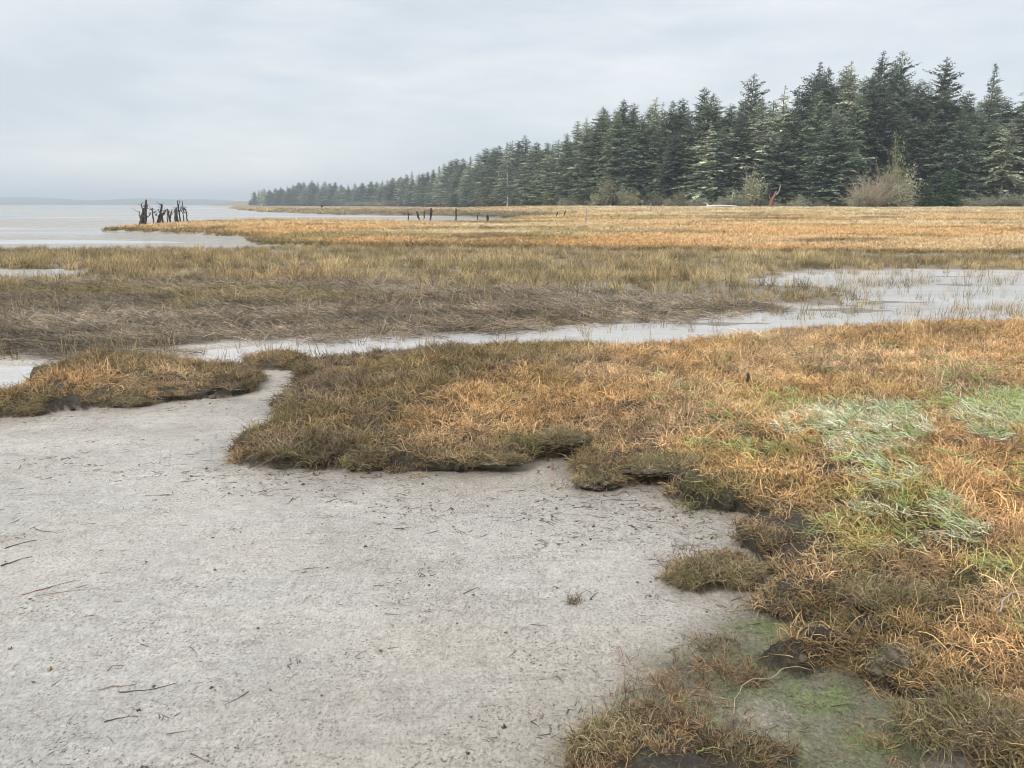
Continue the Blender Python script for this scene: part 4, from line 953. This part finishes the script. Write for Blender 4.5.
def piling(pxx, base, top, lean, rad, label, branches, seed):
    X, Y = unproj(pxx, base, .22); gz = ground_z(X, Y); H = top_z(top, Y)-gz; g = np.random.default_rng(seed)
    o = empty('old_piling', (X, Y, gz)); tag(o, label, 'piling', None)
    m = MB(); n = 7; zs = np.linspace(-.2, H, n); ax = np.stack([lean*np.clip(zs, 0, 9)+g.normal(0, .02, n), g.normal(0, .02, n), zs], 1)
    m.tube(ax, np.linspace(rad, rad*.55, n)*(1+g.normal(0, .1, n)), 8); link('trunk', m.mesh('trunk'), M_POST, o)
    for (f, dx, dz, r) in branches:
        b = MB(); s0 = np.array([np.interp(f*H, zs, ax[:, 0]), 0, f*H]); p2 = s0+[dx, g.normal(0, .1), dz]; mid = (s0+p2)/2+[g.normal(0, .06), 0, g.normal(0, .05)]
        b.tube([s0, mid, p2], [r, r*.8, r*.35], 6)
        for q in range(7):
            s1 = mid+(p2-mid)*g.uniform(0, .8); b.tube([s1, s1+[g.normal(0, .22), g.normal(0, .12), g.uniform(.0, .42)]], [r*.4, r*.1], 4)
        link('branch', b.mesh('branch'), M_POST, o)
PL = [(140.5, 223.6, 208, .28, .20, 'thick leaning stump at the left end of the old pilings', [(.3, .5, .45, .09), (.2, -.1, 1.0, .07)]),
 (144.5, 223.6, 199.8, .14, .17, 'tall forked snag beside the left-end stump, with long thin branches', [(.35, .35, 1.1, .07), (.5, -.25, .9, .06), (.3, .55, .5, .05)]),
 (153.5, 223.3, 208, .02, .085, 'upright piling with a crooked hooked head, third from the left', [(.85, -.2, .1, .05), (.8, .22, -.1, .05)]),
 (157, 223.2, 214, .3, .12, 'low thick stub leaning right between the hooked piling and the bushy snag', [(.6, .4, .3, .06)]),
 (159, 223.2, 204.5, .22, .13, 'bushy snag with a mass of twiggy branches in the middle of the old pilings', [(.3, .6, .9, .06), (.5, -.3, .5, .05), (.5, .5, .3, .06), (.7, .05, .7, .05), (.4, -.45, .2, .05)]),
 (163.5, 223.0, 212.5, -.1, .10, 'short piling against the right foot of the bushy snag', [(.7, .25, .25, .05)]),
 (167.5, 223.0, 211, .05, .055, 'thinnest short piling, between the bushy snag and the slanting one', [(.8, .15, .25, .03)]),
 (171, 222.8, 208.8, -.16, .12, 'piling slanting to the left with a split top, right of the thinnest one', [(.3, .25, .9, .06), (.4, .35, .7, .04)]),
 (176.6, 222.6, 209, .02, .22, 'stoutest upright piling, right of the slanting one', [(.9, .2, .3, .05)]),
 (180.5, 222.5, 200.5, -.04, .08, 'tall slender snag with a forked tip, right of the stoutest piling', [(.5, .3, .5, .05), (.7, .12, .6, .04), (.4, -.2, .5, .04)]),
 (184, 222.3, 201, .0, .06, 'second tall slender snag, nearer the right end of the old pilings', [(.45, -.3, .35, .05), (.6, .25, .3, .04)]),
 (187.5, 222.5, 209, -.03, .085, 'bare post with a bent top at the right end of the old pilings', [(.92, -.28, .05, .06), (.7, -.3, .1, .04)])]
for i, a in enumerate(PL): piling(*a, seed=800+i)

def white_log():
    Y = 172.; X0 = x_at(706, Y); X1 = x_at(737, Y); g = np.random.default_rng(4); m = MB(); z0 = ground_z(X0, Y); n = 12; f = np.linspace(0, 1, n)
    z = np.array([ground_z(X0+(X1-X0)*q, Y) for q in f]); m.tube(np.stack([(X1-X0)*f, g.normal(0, .04, n), z-z0+.42+.16*np.sin(f*3)], 1), (.34-.16*f)*.75+g.normal(0, .015, n), 10)
    m.tube([(.5, 0, .6), (.1, .2, 1.1), (-.4, .3, 1.2)], [.14, .1, .04], 6)
    o = link('driftwood_log', m.mesh('driftwood_log'), M_WHITEWOOD); o.location = (X0, Y, z0); tag(o, 'long bleached white driftwood log lying at the meadow edge before the forest', 'log')
white_log()

# ------------------------------------------------------------------ clods, sticks and tufts in the foreground
import bmesh
def peat_mat():
    t = NT('mossy_peat'); g = t.new('ShaderNodeNewGeometry'); sx = t.new('ShaderNodeSeparateXYZ'); t.l(g.outputs['True Normal'], sx.inputs[0])
    n = t.noise(30, 8, .7, t.pos()); n2 = t.noise(9, 5, .6, t.pos())
    peat = t.ramp(n, [(.3, (.035, .027, .02)), (.5, (.10, .08, .055)), (.7, (.21, .175, .125))]); moss = t.ramp(n, [(.3, (.045, .05, .02)), (.55, (.12, .13, .05)), (.8, (.22, .24, .10))])
    f = t.math('MULTIPLY', t.mapr(sx.outputs[2], .1, .7, 0, 1), t.mapr(n2, .5, .68, 0, .8))
    return t.fin(t.mix(f, peat, moss), .75, t.bump(n, 1., .012), .35)
M_PEAT = peat_mat()
def clod(pxx, pyy, z, sx, sy, sz, rz, label, seed, stems=0):
    X, Y = unproj(pxx, pyy, z); bm = bmesh.new(); bmesh.ops.create_icosphere(bm, subdivisions=6, radius=1.); V = np.array([v.co[:] for v in bm.verts]); Fc = np.array([[v.index for v in f.verts] for f in bm.faces]); bm.free()
    o_ = seed*2.7; d = .45*fbm(V[:, 0]*1.1+o_, V[:, 1]+V[:, 2]*.8, .75, 5, seed, .6) + .34*fbm(V[:, 2]*1.2-o_, V[:, 0]-V[:, 1]*.9, .3, 4, seed+9, .6)+.20*fbm(V[:, 0]+V[:, 2]*2, V[:, 1]*1.7+o_, .09, 3, seed+4, .6)
    V = V*(1+d)[:, None]; V[:, 2] = np.where(V[:, 2] > 0, V[:, 2]*.9, V[:, 2]*.8); V *= np.array([sx, sy, sz])
    me = mesh_np('peat_clod', V, Fc); o = link('peat_clod', me, M_PEAT); o.location = (X, Y, z); o.rotation_euler = (0, 0, rz); tag(o, label, 'clod'); return o
for a in [(706, 575, .055, .17, .05, .045, -.12, 'long dark tufted peat clod lying alone on the mud left of the orange bank', 1),
          (684, 582, .03, .055, .05, .035, .2, 'small rounded peat lump at the left end of the long tufted clod', 2),
          (741, 578, .05, .09, .07, .05, .4, 'knobbly peat clod at the right end of the long tufted clod', 3),
          (668, 467, .125, .28, .12, .05, .12, 'overhanging grey-green peat ledge above a dark hollow, middle of the bank edge', 4),
          (600, 480, .05, .16, .13, .06, .1, 'brown peat hummock jutting left of the dark hollow', 5),
          (890, 598, .13, .2, .10, .05, .1, 'overhanging dark peat ledge above the deepest black hollow in the right bank', 6),
          (790, 606, .05, .11, .07, .055, .1, 'rounded brown peat clod left of the deepest black hollow', 7),
          (836, 610, .045, .10, .06, .04, .0, 'low broken peat slab between the rounded clod and the black hollow', 8),
          (897, 668, .10, .095, .09, .085, .3, 'big round mossy green clod bulging from the bank at the lower right', 9),
          (925, 676, .06, .05, .06, .06, .3, 'smaller dark clod tight against the right of the big mossy one', 10),
          (930, 728, .09, .10, .07, .05, -.2, 'grey-green knobbly clod at the lip of the lowest right hollow', 11),
          (985, 728, .13, .16, .11, .055, -.3, 'overhanging peat ledge over the hollow in the bottom right corner', 12),
          (945, 605, .12, .055, .05, .06, .2, 'grey rounded clod half hidden by orange stems right of the black hollow', 13),
          (480, 461, .085, .32, .07, .04, -.03, 'long low peat ledge along the left bank edge with a thin shadow beneath', 14),
          (560, 440, .17, .16, .09, .05, .1, 'dark bare peat scar breaking the slope above the left bank edge', 15),
          (365, 462, .06, .14, .10, .06, .1, 'dark tufted peat lump at the left part of the bank edge', 16),
          (125, 403, .04, .22, .08, .05, .05, 'dark peat lump under the front edge of the left island of marsh', 17),
          (20, 412, .03, .2, .08, .045, .0, 'dark peat lump at the left end of the left island of marsh', 18),
          (610, 742, .04, .10, .08, .045, .2, 'brown muddy lump at the left of the bottom tufted mound', 19)]:
    clod(*a)
def tuft_thing(pxx, pyy, z, mats, label, cat='plant', name='plant_tuft', s=1., rz=0.):
    X, Y = unproj(pxx, pyy, z); o = empty(name, (X, Y, ground_z(X, Y)), rz); o.scale = (s, s, s); tag(o, label, cat)
    for nm, mat, st in mats:
        m = MB(); m.add(*st); link(nm, m.mesh(nm), mat, o)
    return o
M_TUFT = sh_mat('tuft_stems', (.20, .155, .10), .7, .2, 20, .4); M_TUFTD = sh_mat('dark_tuft_stems', (.085, .065, .05), .7, .2, 20, .4); M_GRN = sh_mat('green_stem', (.24, .27, .07), .5, .4, 20, .2); M_STRAW = sh_mat('straw_stem', (.30, .235, .155), .6, .3, 30, .3); M_RUST = sh_mat('rust_stem', (.28, .12, .07), .6, .3, 30, .3)
tuft_thing(574, 603, 0, [('stems', M_TUFT, strands(901, 60, .035, (.03, .07), (.002, .004), (5, 80), .4, .3, 5, True)), ('long_stems', M_TUFTD, strands(902, 9, .04, (.08, .14), (.0018, .003), (45, 85), .3, .25, 7, True))], 'small uprooted brown plant tuft lying alone on the open mud')
tuft_thing(637, 716, 0, [('stems', M_TUFTD, strands(903, 34, .12, (.07, .16), (.002, .0035), (45, 88), .3, .1, 6, True))], 'dark curly upright stems on the mound at the bottom of the photo')
tuft_thing(690, 742, 0, [('stems', M_TUFTD, strands(904, 40, .12, (.05, .12), (.0025, .004), (30, 85), .35, .2, 5, True))], 'dark reddish stubbly plant at the bottom edge right of the curly stems')
tuft_thing(596, 478, .05, [('stems', M_TUFTD, strands(905, 60, .14, (.04, .10), (.002, .0035), (10, 70), .35, .2, 5, True))], 'dead brown plant on the jutting hummock left of the dark hollow')
tuft_thing(700, 566, 0, [('stems', M_TUFT, strands(906, 46, .16, (.06, .13), (.0018, .003), (35, 85), .3, .15, 6, True))], 'sprigs growing on the long lone peat clod')
tuft_thing(553, 472, 0, [('stems', M_RUST, strands(907, 10, .03, (.05, .11), (.002, .003), (50, 88), .2, .1, 5, True))], 'small reddish sprig standing on the mud before the bank')
tuft_thing(630, 664, 0, [('stems', M_RUST, strands(908, 12, .05, (.04, .15), (.002, .003), (15, 85), .3, .1, 5, True))], 'reddish sprig at the left of the low ragged patch of mud plants')
def stick(x0, y0, x1, y1, r, mat, label, bend=.05, name='driftwood_stick', cat='stick', z=.006, z2=None):
    a = np.array([*unproj(x0, y0, z), 0]); b = np.array([*unproj(x1, y1, z2 if z2 is not None else z), 0]); n = 9; f = np.linspace(0, 1, n)[:, None]
    L = np.linalg.norm(b-a); pr = np.array([-(b-a)[1], (b-a)[0], 0])/L; g = np.random.default_rng(int(x0*7+y0))
    pt = a+(b-a)*f+pr*np.sin(f*math.pi)*bend*L+g.normal(0, .008*L, (n, 1))*pr; hz = height(pt[:, 0], pt[:, 1]); pt[:, 2] = hz+r*.8
    if z2 is not None: pt[:, 2] = np.maximum(pt[:, 2], np.linspace(z, z2, n)+.02*np.sin(f[:, 0]*3.1))
    m = MB(); r *= .62; pt += g.normal(0, r*.9, (n, 3))*np.array([1, 1, .3]); m.tube(pt-a, np.linspace(r, r*.4, n)*g.uniform(.7, 1.3, n), 6); o = link(name, m.mesh(name), mat); o.location = a; tag(o, label, cat)
stick(22, 596, 76, 582, .0045, M_RUST, 'longest rust-red dead stem lying on the mud at the lower left', .03)
stick(36, 597, 106, 587, .003, M_STRAW, 'thin straw stem lying just under the rust-red one', .02)
stick(98, 690, 134, 685, .005, M_STRAW, 'straw-coloured stem among the dark litter at the bottom left', .04)
stick(120, 693, 178, 683, .0035, M_TUFTD, 'dark forked stem right of the straw-coloured one at the bottom left', -.05)
stick(145, 497, 180, 497, .005, M_STRAW, 'short tan stick on the mud below the left island', .08)
stick(4, 549, 38, 541, .005, M_TUFTD, 'dark leaf-like stem at the left edge, upper of two', .05)
stick(2, 567, 32, 558, .005, M_TUFTD, 'dark leaf-like stem at the left edge, lower of two', .05)
stick(34, 528, 56, 533, .004, M_TUFTD, 'short dark kinked stem left on the open mud', -.1)
stick(104, 722, 139, 717, .004, M_TUFTD, 'dark stem with a broken end at the very bottom left', .06)
stick(590, 600, 598, 592, .004, M_TUFTD, 'short dark stalk beside the lone uprooted tuft', .05)
stick(712, 534, 742, 540, .003, M_GRN, 'green bent stem reaching from the bank over the mud', .1)
stick(733, 715, 772, 678, .0042, M_STRAW, 'long pale curved stem across the low mud plants at the bottom', .18, z=.01, z2=.05)
stick(772, 678, 812, 670, .005, M_STRAW, 'pale curved stem end running into the bank at the bottom', .1, z=.05, z2=.06)
stick(697, 767, 722, 762, .006, M_GRN, 'bright yellow-green curved stem at the bottom edge', .25, z=.05, z2=.05)
stick(801, 540, 843, 508, .0055, M_GRN, 'long yellow-green stalk slanting up the orange bank', .03, z=.13, z2=.27)
stick(865, 380, 878, 360, .006, M_STRAW, 'pale thin stalk leaning in the upper orange marsh', .02, z=.3, z2=.4)
stick(1000, 612, 1024, 592, .006, M_GREYWOOD, 'grey woody stick poking from the orange stems at the right edge', .12, z=.25, z2=.3)
stick(560, 470, 556, 470, .004, M_TUFTD, 'tiny dark chip on the mud before the bank')
stick(623, 492, 628, 498, .004, M_TUFTD, 'small curled dark stem below the jutting hummock', .2)
# shaggy stems hanging over the rims of the banks and clods
def rim_fringe():
    ps = [tuft('stems', M_STEM, strands(950+s, 30, .05, (.05, .13), (.0018, .0036), (0, 80), .4, .5, 6, True)) for s in range(4)]
    g = np.random.default_rng(171); P_ = []; C = []
    for o in bpy.data.objects:
        if not o.name.startswith('peat_clod') or o.users_collection == (): continue
        V = np.empty(len(o.data.vertices)*3, np.float32); o.data.vertices.foreach_get('co', V); V = V.reshape(-1, 3); top = V[V[:, 2] > np.percentile(V[:, 2], 62)]
        ext = V.max(0)-V.min(0); n = int(min(90, 420*ext[0]*ext[1]*3)) + 4
        if 'big round mossy' in o['label']: n = 10
        q = top[g.integers(0, len(top), n)]; c, s = math.cos(o.rotation_euler[2]), math.sin(o.rotation_euler[2])
        P_.append(np.stack([q[:, 0]*c-q[:, 1]*s+o.location[0], q[:, 0]*s+q[:, 1]*c+o.location[1], q[:, 2]+o.location[2]-.008], 1))
    P_ = np.vstack(P_); n = len(P_); c = np.repeat((BRN*.8+OLV*.2)[None], n, 0); c = mixc(c, g.uniform(0, 1, n)**2, (.22, .24, .09)); c = mixc(c, g.uniform(0, 1, n)**2*.7, TAN*.8)
    scatter('rim_fringe', 'short brown and green stems growing on peat clods and bank rims', ps, P_, rots(g, n, .5), g.uniform(.5, 1.05, n), c*g.uniform(.6, 1.2, n)[:, None], g.integers(0, 4, n))
rim_fringe()
